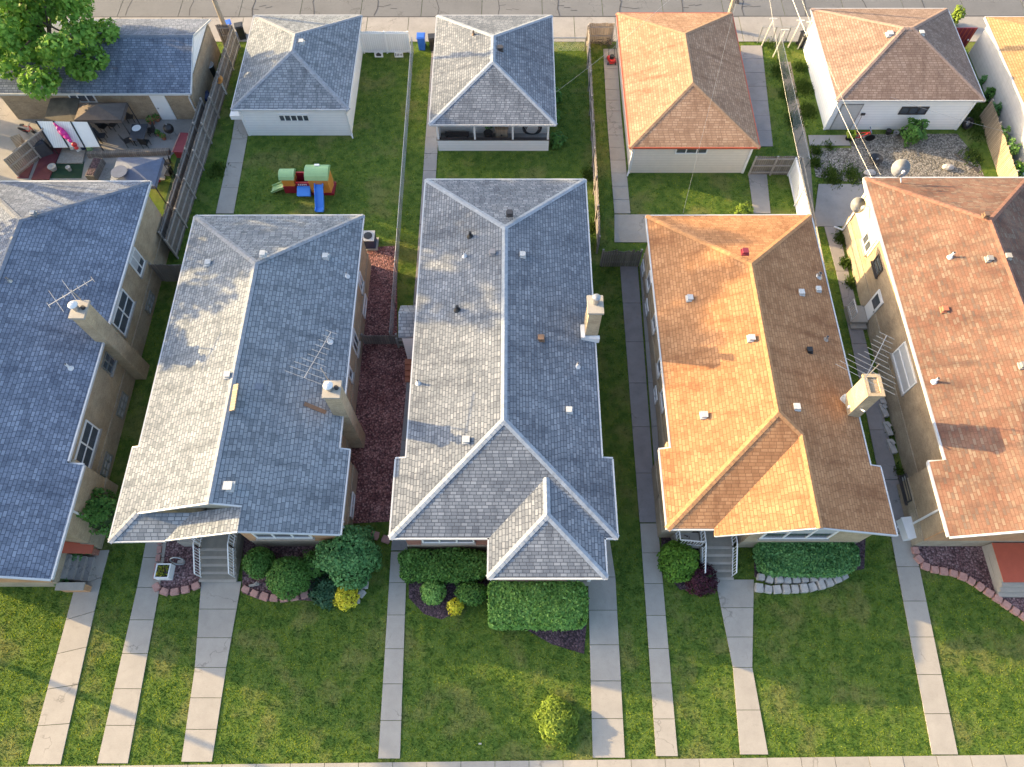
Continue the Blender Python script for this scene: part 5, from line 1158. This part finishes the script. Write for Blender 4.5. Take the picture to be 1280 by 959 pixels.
# air conditioner
c = G(463, 306); t = thing('air_conditioner', 'grey air conditioner unit at back corner of pale grey roofed house', 'air conditioner', (c.x, c.y, 0)); MB().box((c.x, c.y, .4), (.75, .75, .8)).build('casing', M['navy'], t)
MB().box((c.x, c.y, .83), (.8, .8, .05)).build('top_panel', M['dish'], t); MB().lathe((c.x, c.y, .856), [(.26, 0), (.26, .03), (.001, .04)], 18).build('fan_grille', M['black'], t); MB().b2(c.x - .5, c.y - .5, 0, c.x + .5, c.y + .5, .06).build('pad', M['concrete'], t)
# planter with yellow flowers, ring ornament
c = G(209, 717); t = thing('planter', 'square white planter with small yellow flowers in rose mulch', 'planter', (c.x, c.y, 0)); z = .55; s = .36
m = MB().b2(c.x - s, c.y - s, 0, c.x + s, c.y - s + .06, z).b2(c.x - s, c.y + s - .06, 0, c.x + s, c.y + s, z).b2(c.x - s, c.y - s + .06, 0, c.x - s + .06, c.y + s - .06, z).b2(c.x + s - .06, c.y - s + .06, 0, c.x + s, c.y + s - .06, z); m.build('box', M['white'], t)
MB().b2(c.x - s + .06, c.y - s + .06, 0, c.x + s - .06, c.y + s - .06, z - .08).build('soil', M['mulch_dark'], t)
pp = np.concatenate([RNG.uniform(-.26, .26, (90, 2)) + np.array([c.x, c.y]), np.full((90, 1), z)], 1); leaf_mesh('flowers', M['leaf_flower'], pp, np.tile([0, 0, 1.], (90, 1)), .06, t)
c = G(226, 704); t = thing('ring_ornament', 'dark ring shaped ornament beside the white planter', 'ornament', (c.x, c.y, 0)); pts = [Vector((c.x + .34 * math.cos(a), c.y + .1 * math.sin(a), .4 + .34 * math.sin(a))) for a in np.linspace(0, 6.283, 17)]
MB().tube(pts, .04, 8).build('ring', M['galv'], t); MB().b2(c.x - .15, c.y - .12, 0, c.x + .15, c.y + .12, .07).build('base', M['greystone'], t)
c = G(318, 732, .1); tag(MB().box((c.x, c.y, .12), (.5, .12, .1), .2).box((c.x + .1, c.y + .08, .18), (.16, .1, .1), .6).build('driftwood', M['wood_rail']), 'bleached piece of driftwood in the bed under the round boxwoods', 'driftwood')
# sprinkler stake on the middle lawn
c = G(601, 930); t = thing('garden_stake', 'thin metal stake standing on the middle front lawn', 'stake', (c.x, c.y, 0)); MB().cyl((c.x, c.y, 0), (c.x, c.y, 1.3), .018, .018, 8).build('rod', M['galv'], t); MB().box((c.x + .02, c.y, 1.3), (.12, .06, .2)).build('head', M['galv'], t)
# rocks and planters by the leftmost house's walk
for i, (px, py, r) in enumerate([(84, 728, .36), (100, 700, .3), (117, 689, .28)]):
    c = G(px, py); t = thing('planter_pot', ['dark pot with leaves at the left edge of the front walk', 'dark square pot beside the grey side stairs', 'dark stone pot at the head of the leftmost walk'][i], 'pot', (c.x, c.y, 0), 'dark pots beside the leftmost walk')
    MB().lathe((c.x, c.y, 0), [(r * .7, 0), (r, r * 1.2), (r * 1.05, r * 1.25), (r * .85, r * 1.2), (.001, r * 1.1)], 12).build('pot', M['dark_frame'], t)
    d = sphere_pts(160); d[:, 2] = abs(d[:, 2]); leaf_mesh('foliage', M['leaf_yew'], np.array([c.x, c.y, r * 1.2]) + d * r, d, .07, t)
c = G(1131, 664); t = thing('storage_box', 'white lidded box beside the brown brick wall', 'box', (c.x, c.y, 0)); MB().box((c.x, c.y, .3), (.62, 1.05, .6), .1).build('body', M['white'], t); MB().box((c.x, c.y, .635), (.68, 1.1, .06), .1).build('lid', M['white'], t)
for i, (px, py) in enumerate([(1103, 515), (1108, 538), (1113, 560), (1100, 500)]):
    c = G(px, py); o = tag(MB().box((c.x, c.y, .12), (.3, .8, .22), .15).box((c.x + .05, c.y + .2, .2), (.2, .25, .2), .5).build('rubble', M['greystone']), 'low pile of pale rubble along the brown brick wall', 'rubble', 'rubble along the brown brick wall')

# play climber ---------------------------------------------------------------
c = G(388, 236); cx, cy = c.x, c.y; t = thing('play_climber', 'plastic play climber with green roofs and bright blue slide', 'play climber', (cx, cy, 0))
def dome_roof(name, x, y, z, w, d, h, mat):
    m = MB(); n = 8
    prof = [(-d / 2 + d * k / n, z + h * math.sin(math.pi * k / n) ** .6) for k in range(n + 1)]
    for (ya_, za_), (yb_, zb_) in zip(prof[:-1], prof[1:]): m.face([(x - w / 2, ya_ + y, za_), (x + w / 2, ya_ + y, za_), (x + w / 2, yb_ + y, zb_), (x - w / 2, yb_ + y, zb_)])
    for k in (-1, 1): m.face([(x + k * w / 2, a + y, b) for a, b in (prof if k < 0 else prof[::-1])])
    return m.build(name, mat, t)
xa, xb = cx - 1.15, cx + .85
MB().prism([(xa - .42, cy - .42), (xa + .42, cy - .42), (xa + .42, cy + .42), (xa - .42, cy + .42)], 0, .62).build('tower_base', M['crimson'], t)
MB().prism([(xa - .38, cy - .38), (xa + .38, cy - .38), (xa + .38, cy + .38), (xa - .38, cy + .38)], .625, 1.25).build('tower_wall', M['orange'], t)
dome_roof('tower_roof', xa, cy, 1.255, .98, .95, .3, M['sage'])
MB().prism([(xb - .62, cy - .55), (xb + .62, cy - .55), (xb + .72, cy + .1), (xb + .62, cy + .6), (xb - .62, cy + .6)], .2, 1.35).build('house_wall', M['orange'], t)
MB().prism([(xb - .66, cy - .6), (xb + .78, cy - .6), (xb + .82, cy + .4), (xb - .66, cy + .6)], 0, .195).build('house_base', M['crimson'], t)
dome_roof('house_roof', xb - .05, cy + .05, 1.355, 1.5, 1.3, .4, M['sage'])
MB().box((xb - .05, cy + .35, 1.72), (.3, .14, .12)).build('chimney_cap', M['white'], t)
MB().b2(xa + .43, cy + .28, .1, xb - .63, cy + .36, 1.1).build('bridge_wall', M['crimson'], t); MB().b2(xa + .43, cy - .34, .1, xb - .63, cy - .26, .85).build('bridge_wall', M['crimson'], t)
MB().b2(xa + .425, cy - .36, .853, xb - .635, cy - .24, .89).build('bridge_rail', M['red'], t); MB().b2(xa + .425, cy + .26, 1.103, xb - .635, cy + .38, 1.14).build('bridge_rail', M['red'], t)
m = MB()
for k in range(5): m.b2(xa + .58 + .12 * k, cy - .352, .66, xa + .65 + .12 * k, cy - .342, .78)
m.build('bridge_vent', M['white'], t)
m = MB(); pr = [(0, .62), (.15, .60), (.5, .45), (.62, .38)]
for (a0_, z0_), (a1_, z1_) in zip(pr[:-1], pr[1:]): m.face([(xa + .5, cy - .36 - a0_, z0_), (xb - .66, cy - .36 - a0_, z0_), (xb - .66, cy - .36 - a1_, z1_), (xa + .5, cy - .36 - a1_, z1_)])
m.solid([[(xa + .5, cy - .36, .60), (xb - .66, cy - .36, .60), (xb - .62, cy - .95, .34), (xa + .55, cy - .95, .34)]], .06).build('ramp', M['blue'], t)
m = MB(); xs = xb + .02; prof = [(cy - .56, .98), (cy - .8, .92), (cy - 1.3, .5), (cy - 1.75, .16), (cy - 2.05, .12)]
for (y0_, z0_), (y1_, z1_) in zip(prof[:-1], prof[1:]):
    m.solid([[(xs - .23, y0_, z0_), (xs + .23, y0_, z0_), (xs + .23, y1_, z1_), (xs - .23, y1_, z1_)]], .05)
    for k in (-1, 1): m.bar((xs + k * .25, y0_, z0_ + .05), (xs + k * .25, y1_, z1_ + .05), .05, .2)
m.build('slide', M['blue'], t)
m = MB(); prof = [(xa - .42, .5), (xa - .8, .34), (xa - 1.2, .12), (xa - 1.3, .1)]
for (x0_, z0_), (x1_, z1_) in zip(prof[:-1], prof[1:]):
    m.solid([[(x0_, cy - .45, z0_), (x0_, cy + .05, z0_), (x1_, cy + .05, z1_), (x1_, cy - .45, z1_)]], .05)
    for k in (-.47, .07): m.bar((x0_, cy + k, z0_ + .05), (x1_, cy + k, z1_ + .05), .05, .16)
m.build('small_slide', M['sage'], t)
c = G(372, 266); t = thing('cellar_hatch', 'small pale hatch at the back wall behind the climber', 'hatch', (c.x, 26.7, 0)); MB().cyl((-13.0, 26.75, 0), (-13.0, 26.75, .5), .45, .45, 18).build('well', M['galv'], t); MB().cyl((-13.0, 26.75, .503), (-13.0, 26.75, .56), .47, .40, 18).build('cover', M['white'], t)
# signs leaning at the vinyl fence
for i, px in enumerate((474, 499)):
    c = G(px, 72); t = thing('yard_sign', ['small white sign with dark house shape at the vinyl fence', 'small white sign with dark marks at the vinyl fence'][i], 'sign', (c.x, c.y, 0)); MB().box((c.x, c.y, .22), (.62, .03, .4), 0, -.25).build('board', M['white'], t); m = MB()
    if i == 0: m.box((c.x, c.y - .03, .2), (.36, .012, .16), 0, -.25).face([(c.x - .22, c.y - .055, .28), (c.x + .22, c.y - .055, .28), (c.x, c.y - .03, .42)])
    else:
        for k in range(5): m.box((c.x - .22 + .11 * k, c.y - .03, .22), (.05, .012, random.uniform(.1, .24)), 0, -.25)
    m.build('marks', M['dark_frame'], t)
# porch furniture of the open garage porch
c = (-.75, 36.4, 0); t = thing('wooden_cabinet', 'small tan wooden cabinet on the open garage porch', 'cabinet', (c[0], c[1], .12)); MB().b2(-1.1, 36.2, .12, -.3, 36.8, 1.15).build('body', M['wood_tan'], t); MB().b2(-1.15, 36.15, 1.153, -.25, 36.85, 1.2).build('top', M['wood_tan'], t); MB().box((-.7, 36.18, .7), (.12, .04, .12)).build('knob', M['dark_frame'], t)
t = thing('cable_coil', 'big coil of black cable on the open garage porch', 'cable coil', (1.35, 36.6, .12))
for k in range(6):
    a0 = random.uniform(0, 6); r = .52 + .05 * k - .1; pts = [Vector((1.35 + r * math.cos(a) + .04 * math.sin(3 * a + k), 36.45 + .12 * math.sin(a), 1.0 + r * .75 * math.sin(a) + .03 * k)) for a in np.linspace(a0, a0 + 6.2, 22)]
    MB().tube(pts, .03, 6).build('loop', M['black'], t)
t = thing('plant_pot', 'dark round pot beside the wooden cabinet on the garage porch', 'pot', (-1.6, 36.4, .12)); MB().lathe((-1.6, 36.4, .12), [(.2, 0), (.3, .6), (.32, .62), (.25, .6), (.001, .5)], 14).build('pot', M['dark_frame'], t); d = sphere_pts(60); leaf_mesh('foliage', M['leaf_yew'], np.array([-1.6, 36.9, .9]) + d * .25, d, .1, t)
t = thing('bench', 'dark low bench at the left end of the garage porch', 'bench', (-3.7, 36.5, .12)); MB().b2(-4.5, 36.3, .5, -2.9, 36.7, .56).build('seat', M['dark_frame'], t)
for x in (-4.4, -3.0): MB().b2(x - .04, 36.35, .12, x + .04, 36.65, .5).build('leg', M['dark_frame'], t)
# red tiller and branches at the cream sided garage
c = G(764, 78); t = thing('lawn_mower', 'red and black lawn mower beside the orange roofed garage', 'lawn mower', (c.x, c.y, 0)); x, y = c.x, c.y
MB().box((x, y, .24), (.5, .75, .2), .3, taper=.85).build('deck', M['red'], t); MB().cyl((x, y, .345), (x, y, .55), .17, .15, 14).build('engine', M['black'], t)
for a, b in ((-.27, -.3), (.27, -.3), (-.27, .3), (.27, .3)): MB().cyl((x + a - .03, y + b, .11), (x + a + .03, y + b, .11), .11, .11, 12).build('wheel', M['black'], t)
MB().tube([Vector((x - .2, y + .3, .3)), Vector((x - .2, y + 1.0, .95)), Vector((x + .2, y + 1.0, .95)), Vector((x + .2, y + .3, .3))], .02, 8).build('handle', M['black'], t)
c = G(753, 57); t = thing('branch_pile', 'tangle of cut grey branches at the tan alley fence', 'branches', (c.x, c.y, 0)); m = MB()
for k in range(26):
    a = Vector((c.x + random.uniform(-.9, .9), c.y + random.uniform(-.4, .4), random.uniform(.05, .35))); b = a + Vector((random.uniform(-.6, .6), random.uniform(-.5, .5), random.uniform(-.05, .35))); m.cyl(a, b, .025, .012, 6)
m.build('branches', M['bark'], t)
# bicycle with yellow basket, pots, gravel yard things
c = G(1072, 177); t = thing('bicycle', "child's red bicycle with a yellow green basket leaning on the white garage", 'bicycle', (c.x, c.y, 0)); x, y = c.x, c.y
for a, r in ((-.62, .3), (.72, .3)):
    w_ = MB().lathe((x + a, y, r), [(r, -.03), (r + .02, 0), (r, .03), (r - .05, .03), (r - .05, -.03), (r, -.03)], 20, (.12, 1, .1)).build('wheel', M['black'], t); MB().lathe((x + a, y, r), [(.05, -.02), (.05, .02)], 10, (.12, 1, .1)).build('hub', M['galv'], w_)
m = MB(); P_ = lambda a, z: Vector((x + a, y + .02, z))
for a, b in ((P_(-.62, .3), P_(0, .32)), (P_(0, .32), P_(.5, .72)), (P_(-.62, .3), P_(-.25, .72)), (P_(-.25, .72), P_(.5, .74)), (P_(-.25, .72), P_(0, .32)), (P_(.72, .3), P_(.48, .85))): m.cyl(a, b, .035, .035, 8)
m.build('frame', M['red'], t); MB().box((x - .28, y, .82), (.28, .15, .07)).build('saddle', M['black'], t); MB().bar((x + .47, y - .3, .98), (x + .47, y + .3, .98), .04, .04).bar((x + .48, y, .8), (x + .47, y, .98), .04, .04).build('handlebar', M['navy'], t)
m = MB().b2(x - .95, y - .24, .5, x - .45, y + .24, .53)
for (a0_, b0_, a1_, b1_) in ((-.95, -.24, -.45, -.2), (-.95, .2, -.45, .24), (-.95, -.2, -.91, .2), (-.49, -.2, -.45, .2)): m.b2(x + a0_, y + b0_, .53, x + a1_, y + b1_, .78)
m.build('basket', M['leaf_yg'], t)
c = G(1093, 203); t = thing('fire_pit', 'round black fire pit on the pale gravel', 'fire pit', (c.x, c.y, 0)); MB().lathe((c.x, c.y, .12), [(.2, 0), (.4, .18), (.44, .22), (.38, .2), (.18, .06), (.001, .05)], 20).build('bowl', M['black'], t)
for k in range(3): a = k * 2.09; MB().cyl((c.x + .3 * math.cos(a), c.y + .3 * math.sin(a), 0), (c.x + .25 * math.cos(a), c.y + .25 * math.sin(a), .2), .03, .03, 8).build('leg', M['black'], t)
MB().box((c.x + .08, c.y, .26), (.12, .1, .1), .5).build('log', M['galv'], t)
c = G(1206, 160); t = thing('tyre', 'black tyre leaning at the corner of the white garage', 'tyre', (c.x, c.y, 0)); MB().lathe((c.x, c.y, .38), [(.38, -.11), (.40, 0), (.38, .11), (.24, .1), (.22, 0), (.24, -.1), (.38, -.11)], 24, (.3, -.8, .6)).build('tread', M['black'], t); MB().lathe((c.x, c.y, .38), [(.23, -.04), (.1, .02), (.001, .02)], 18, (.3, -.8, .6)).build('rim', M['galv'], t)
for i, (px, py) in enumerate([(1109, 168), (1118, 170), (1127, 169)]):
    c = G(px, py); t = thing('plant_pot', ['black pot nearest the bicycle at the white garage', 'grey middle pot at the white garage foot', 'black pot nearest the spiky bush at the white garage'][i], 'pot', (c.x, c.y, 0), 'pots at the white garage foot'); MB().lathe((c.x, c.y, 0), [(.13, 0), (.19, .3), (.2, .32), (.15, .3), (.001, .26)], 14).build('pot', M['galv' if i == 1 else 'black'], t); MB().cyl((c.x, c.y, .262), (c.x, c.y, .28), .14, .14, 12).build('soil', M['mulch_dark'], t)
c = G(1066, 165); t = thing('broom', 'broom leaning upside down on the white garage wall', 'broom', (c.x, 37.2, 0)); MB().cyl((c.x, 37.15, 0), (c.x + .1, 37.4, 1.35), .018, .018, 8).build('handle', M['wood_pole'], t); MB().box((c.x + .11, 37.38, 1.4), (.26, .06, .16)).build('head', M['dark_frame'], t)
c = G(1086, 218); tag(MB().ball((c.x, c.y, .12), .3, 10, 7, (1.3, .9, .6), .1).build('boulder', M['greystone']), 'pale boulder at the gravel edge near the red roof', 'boulder')
c = G(1184, 211); tag(MB().ball((c.x, c.y, .12), .3, 10, 7, (1.4, .9, .6), .1).build('boulder', M['greystone']), 'pale boulder under the satellite dish side of the sunlit gravel', 'boulder')
c = G(1208, 205); t = thing('shovel', 'long dark shovel lying on the gravel', 'shovel', (c.x, c.y, 0)); MB().cyl((c.x - .6, c.y + .8, .06), (c.x + .4, c.y - .5, .06), .025, .025, 8).build('handle', M['bark'], t); MB().box((c.x + .5, c.y - .63, .05), (.24, .32, .03), .6).build('blade', M['dark_frame'], t)
# red gate between the two garages on the right
t = thing('red_gate', 'dark red metal gate between the tan roofed and golden roofed garages', 'gate', (31.9, 45.6, 0)); MB().b2(30.85, 45.3, .1, 33.2, 45.36, 1.9).build('panel', M['maroon'], t); m = MB()
for k in range(8): m.b2(30.95 + .3 * k, 45.262, .12, 31.0 + .3 * k, 45.297, 1.88)
m.build('ribs', M['red_trim'], t); MB().cyl((33.0, 45.25, 1.0), (33.0, 45.2, 1.0), .06, .06, 10).build('handle', M['white'], t)

# ---------------------------------------------------------------- the crowded patio at the upper left
def canopy(label, x0, x1, y0, y1, ze, zt, mat, name='canopy', lean=0):
    t = thing(name, label, 'canopy', ((x0 + x1) / 2, (y0 + y1) / 2, 0)); cx, cy = (x0 + x1) / 2, (y0 + y1) / 2; c = [(x0, y0, ze), (x1, y0, ze), (x1, y1, ze + lean), (x0, y1, ze + lean)]; a = (cx, cy, zt)
    MB().solid([[c[i], c[(i + 1) % 4], a] for i in range(4)], .03).build('cloth', M[mat], t)
    v = MB()
    for i in range(4): p, q = Vector(c[i]), Vector(c[(i + 1) % 4]); v.face([p - Vector((0, 0, .25)), q - Vector((0, 0, .25)), q, p])
    v.build('valance', M[mat], t)
    for p in c: MB().cyl((p[0], p[1], 0), (p[0], p[1], p[2] - .02), .035, .035, 8).build('post', M['dark_frame'], t)
    return t
a, b = G(92, 150, 2.0), G(158, 128, 2.0)
canopy('brown cloth gazebo beside the patio table', a.x, b.x, a.y, b.y, 1.95, 2.5, 'brown_cloth', 'gazebo')
a, b = G(52, 154, 1.6), G(103, 128, 1.6); t = thing('tarp_shelter', 'dark brown tarp shelter under the slate garage eave', 'shelter', ((a.x + b.x) / 2, (a.y + b.y) / 2, 0))
MB().solid([[(a.x, a.y, 1.5), (b.x, a.y, 1.6), ((a.x + b.x) / 2, b.y, 1.95), (a.x + .2, b.y, 1.9)], [(b.x, a.y, 1.6), (b.x, b.y, 1.9), ((a.x + b.x) / 2, b.y, 1.95)]], .03).build('tarp', M['tarp'], t)
for p in ((a.x, a.y), (b.x, a.y), (a.x + .2, b.y), (b.x, b.y)): MB().cyl((p[0], p[1], 0), (p[0], p[1], 1.5), .04, .04, 8).build('post', M['bark'], t)
# lean-to of white panels with a pink float
pA, pB, pC, pD = G(45, 152, 1.9), G(110, 153, 1.9), G(126, 184, .7), G(66, 185, .7); t = thing('panel_shelter', 'sloping shelter of white panels in dark frames', 'shelter', ((pA.x + pB.x) / 2, (pA.y + pC.y) / 2, 0))
for k in range(3):
    q0, q1, r0, r1 = pA.lerp(pB, (k + .04) / 3), pA.lerp(pB, (k + .96) / 3), pD.lerp(pC, (k + .96) / 3), pD.lerp(pC, (k + .04) / 3); MB().solid([[q0, q1, r0, r1]], .03).build('panel', M['vinyl'] if k < 2 else M['white'], t)
for k in range(4): a, b = pA.lerp(pB, k / 3), pD.lerp(pC, k / 3); MB().bar(a + Vector((0, 0, .02)), b + Vector((0, 0, .02)), .09, .06).build('frame_bar', M['black'], t)
for p in (pA, pB, pC, pD): MB().cyl((p.x, p.y, 0), (p.x, p.y, p.z), .035, .035, 8).build('post', M['black'], t)
c = pA.lerp(pC, .5); c = G(82, 168, 1.35); ax = (pD - pA).normalized(); sd = (pB - pA).normalized(); up = sd.cross(ax); up = up if up.z > 0 else -up; t = thing('pool_float', 'hot pink pool float with red tail on the white panels', 'pool float', c)
m = MB(); prof = [(-.75, .05), (-.5, .1), (-.25, .22), (.1, .2), (.35, .13), (.55, .1)]
for (s0, r0), (s1, r1) in zip(prof[:-1], prof[1:]): m.cyl(c + ax * s0 + sd * s0 * .3 + up * .18, c + ax * s1 + sd * s1 * .3 + up * .18, r0, r1, 10)
m.build('body', M['pink'], t, True); m = MB().ball(c + ax * .72 + sd * .22 + up * .15, .17, 10, 7).ball(c + ax * .95 + sd * .2 + up * .1, .13, 10, 7); m.build('tail', M['red'], t, True)
# table with chairs
c = G(173, 166, .75); t = thing('patio_table', 'dark patio table on the crowded patio', 'table', (c.x, c.y, 0)); MB().prism([(c.x - .62, c.y + .75), (c.x + .45, c.y + .8), (c.x + .5, c.y - .6), (c.x + .1, c.y - .85), (c.x - .5, c.y - .6)], .70, .75).build('table_top', M['charcoal'], t)
for a, b in ((-.45, .6), (.35, .6), (-.35, -.5), (.35, -.5)): MB().cyl((c.x + a, c.y + b, 0), (c.x + a, c.y + b, .7), .03, .03, 8).build('leg', M['black'], t)
p = (c.x - .2, c.y + .35); t = thing('platter', 'round white platter on the dark patio table', 'platter', (p[0], p[1], .752)); MB().lathe((p[0], p[1], .752), [(.12, 0), (.28, .03), (.30, .04), (.26, .035), (.001, .02)], 20).build('dish', M['white'], t)
def chair(label, x, y, rz, mat):
    t = thing('patio_chair', label, 'chair', (x, y, 0), 'chairs on the crowded patio'); Rm = Matrix.Rotation(rz, 3, 'Z'); P = lambda a, b, z: Vector((x, y, 0)) + Rm @ Vector((a, b, z))
    MB().box(P(0, 0, .43), (.46, .46, .05), rz).build('seat', M[mat], t); MB().box(P(0, .23, .72), (.46, .05, .52), rz, -.15).build('backrest', M[mat], t)
    for a in (-.2, .2):
        for b in (-.2, .2): MB().cyl(P(a, b, 0), P(a, b, .405), .02, .02, 6).build('leg', M['black'], t)
    return t
for i, (px, py, rz, mt) in enumerate([(163, 148, .2, 'dark_frame'), (182, 180, 3.0, 'black'), (160, 178, 2.2, 'dark_frame'), (190, 165, -1.5, 'black'), (130, 160, 1.2, 'black'), (128, 172, 1.7, 'charcoal'), (142, 158, -.4, 'dark_frame'), (210, 205, -1.2, 'black'), (212, 219, -1.7, 'black')]):
    c = G(px, py, .3); chair(['brown chair behind the white platter end of the patio table', 'black chair at the near end of the patio table', 'dark chair at the near left of the patio table', 'black chair right of the patio table', 'black chair next to the white panels', 'charcoal chair below the white panels', 'dark chair under the brown gazebo', 'black chair nearest the maroon bench', 'black chair at the corner of the slate roof'][i], c.x, c.y, rz, mt)
# maroon chest, kettle grill, terracotta pots
c = G(231, 182, .4); t = thing('storage_bench', 'maroon storage bench beside the board fence', 'bench', (c.x, c.y, 0)); MB().box((c.x, c.y, .28), (.85, 1.65, .56), -.1).build('body', M['maroon'], t); MB().box((c.x, c.y, .60), (.95, 1.75, .07), -.1).build('lid', M['maroon'], t); MB().box((c.x - .48, c.y, .64), (.06, 1.7, .05), -.1).build('lid_edge', M['pinkstone'], t)
c = G(211, 162, .7); t = thing('kettle_grill', 'black kettle grill near the white garage door', 'grill', (c.x, c.y, 0)); MB().ball((c.x, c.y, .75), .34, 16, 10).build('kettle', M['black'], t, True); MB().cyl((c.x, c.y, 1.08), (c.x, c.y, 1.14), .05, .05, 8).build('knob', M['galv'], t)
for k in range(3): a = k * 2.09 + .5; MB().cyl((c.x + .3 * math.cos(a), c.y + .3 * math.sin(a), 0), (c.x + .18 * math.cos(a), c.y + .18 * math.sin(a), .5), .02, .02, 6).build('leg', M['galv'], t)
for i, (px, py, r) in enumerate([(191, 156, .24), (198, 152, .2), (184, 146, .2), (206, 175, .18), (199, 170, .16)]):
    c = G(px, py); t = thing('terracotta_pot', ['widest terracotta pot at the brick garage wall', 'terracotta pot right of the widest pot', 'terracotta pot behind the patio table by the wall', 'small terracotta pot below the kettle grill', 'smallest terracotta pot in the row'][i], 'pot', (c.x, c.y, 0), 'terracotta pots on the patio'); MB().lathe((c.x, c.y, 0), [(r * .6, 0), (r, r * 1.7), (r * 1.1, r * 1.75), (r * .85, r * 1.7), (.001, r * 1.5)], 14).build('pot', M['terracotta'], t); d = sphere_pts(50); d[:, 2] = abs(d[:, 2]); leaf_mesh('foliage', M['leaf_box'], np.array([c.x, c.y, r * 1.7]) + d * r * 1.1, d, .07, t)
# timber edging, planter, blue canopy, round table
a, b = G(110, 194, .2), G(212, 190, .2); tag(MB().bar((a.x, a.y, .15), (b.x, b.y, .15), .35, .3).bar((a.x, a.y + .02, .335), (b.x, b.y + .02, .335), .3, .06).build('timber_edging', M['wood_grey']), 'long grey timber edging along the patio', 'timber')
c = G(117, 209, .5); t = thing('wooden_planter', 'long brown wooden planter box beside the blue canopy', 'planter', (c.x, c.y, 0)); MB().box((c.x, c.y, .25), (.6, 1.6, .5), -.1).build('box', M['wood_grey'], t); MB().box((c.x, c.y, .515), (.48, 1.45, .03), -.1).build('soil', M['mulch_dark'], t)
a, b = G(134, 232, 2.0), G(203, 196, 2.0); canopy('slate blue cloth canopy behind the leftmost slate roof', a.x, b.x, a.y, b.y, 1.9, 2.3, 'slate_cloth', 'canopy')
c = G(150, 217, 2.2); t = thing('round_table', 'pale blue round table leaf lying on the slate blue canopy', 'table', (c.x, c.y, 2.2)); MB().cyl((c.x, c.y, 2.3), (c.x, c.y, 2.34), .5, .5, 24).build('table_top', M['slate_cloth'], t); MB().cyl((c.x, c.y, 2.05), (c.x, c.y, 2.3), .06, .06, 10).build('hub', M['dark_frame'], t)
tag(MB().prism([tuple(p)[:2] for p in GP([(40, 226), (52, 196), (66, 186), (78, 186), (62, 226)])], .02, .10).build('deck_board', M['maroon_mat']), 'maroon decking strip on the patio floor', 'decking'); tag(MB().prism([tuple(p)[:2] for p in GP([(22, 224), (34, 192), (48, 192), (36, 224)])], .02, .08).build('deck_board', M['maroon_mat']), 'darker maroon decking strip at the left fence', 'decking')
c = G(87, 195); tag(MB().prism([tuple(p)[:2] for p in GP([(72, 206), (80, 190), (108, 190), (104, 206)])], .045, .13).build('paving_board', M['wood_rail']), 'grey plank platform below the white panels', 'platform')
for i, (px, py, mt, r) in enumerate([(68, 213, 'greystone', .28), (88, 214, 'greystone', .16)]): c = G(px, py); tag(MB().lathe((c.x, c.y, .04), [(r * .7, 0), (r, .3), (r * .8, .3), (.001, .25)], 14).build('bucket', M[mt]), ['wide grey bucket on the green turf mat', 'small grey bucket on the green turf mat'][i], 'bucket', 'buckets on the turf mat')
for i, (px, py, mt, s) in enumerate([(100, 190, 'white', .22), (92, 188, 'white', .18), (113, 188, 'sage', .22), (106, 186, 'navy', .25), (197, 228, 'red', .22), (194, 219, 'white', .2)]):
    c = G(px, py); tag(MB().box((c.x, c.y, s * .6), (s * 1.6, s * 1.2, s), random.uniform(0, 1), taper=.8).box((c.x, c.y, s * 1.14), (s * 1.3, s * 1., .05), .2).build('plastic_tub', M[mt]), ['larger white tub below the white panels', 'smaller white tub below the pink float', 'green tub at the end of the planks', 'navy tub below the white panels', 'red tub between the black chairs', 'white tub at the blue canopy corner'][i], 'tub', 'tubs on the patio')
# left side clutter
c = G(24, 180, .9); t = thing('plywood_sheet', 'tan plywood sheet leaning at the left patio fence', 'board', (c.x, c.y, 0)); q = [G(12, 172, 1.3), G(24, 168, 1.3), G(42, 190, .1), G(33, 203, .1)]; MB().solid([q], .03).build('sheet', M['wood_tan'], t)
fence('brown board fence at the left edge of the patio', (-32.6, 33.2), (-30.6, 36.4), 1.6, rail_side=-1)
c = G(52, 186, .5); t = thing('grill_cover', 'grey covered grill beside the white panels', 'covered grill', (c.x, c.y, 0)); MB().box((c.x, c.y, .5), (1.0, .7, 1.0), .5, taper=.75).build('cover', M['charcoal'], t); MB().box((c.x, c.y, 1.03), (.7, .3, .12), .5, taper=.7).build('hood', M['charcoal'], t)
c = G(36, 164, .4); t = thing('bicycle', 'rusty red bicycle at the left patio fence', 'bicycle', (c.x, c.y, 0))
for k in (-.5, .5): MB().lathe((c.x + k, c.y - k * .3, .32), [(.32, -.02), (.33, 0), (.32, .02), (.28, .02), (.28, -.02), (.32, -.02)], 18, (.3, 1, .3)).build('wheel', M['black'], t)
MB().cyl((c.x - .5, c.y + .15, .32), (c.x, c.y, .35), .03, .03, 8).cyl((c.x, c.y, .35), (c.x + .4, c.y - .12, .8), .03, .03, 8).cyl((c.x - .2, c.y + .06, .8), (c.x + .4, c.y - .12, .8), .03, .03, 8).cyl((c.x + .5, c.y - .15, .32), (c.x + .38, c.y - .12, .95), .03, .03, 8).build('frame', M['red'], t); MB().box((c.x - .22, c.y + .07, .86), (.26, .13, .06)).build('saddle', M['black'], t); MB().bar((c.x + .38, c.y - .4, .98), (c.x + .38, c.y + .16, .98), .03, .03).build('handlebar', M['galv'], t)
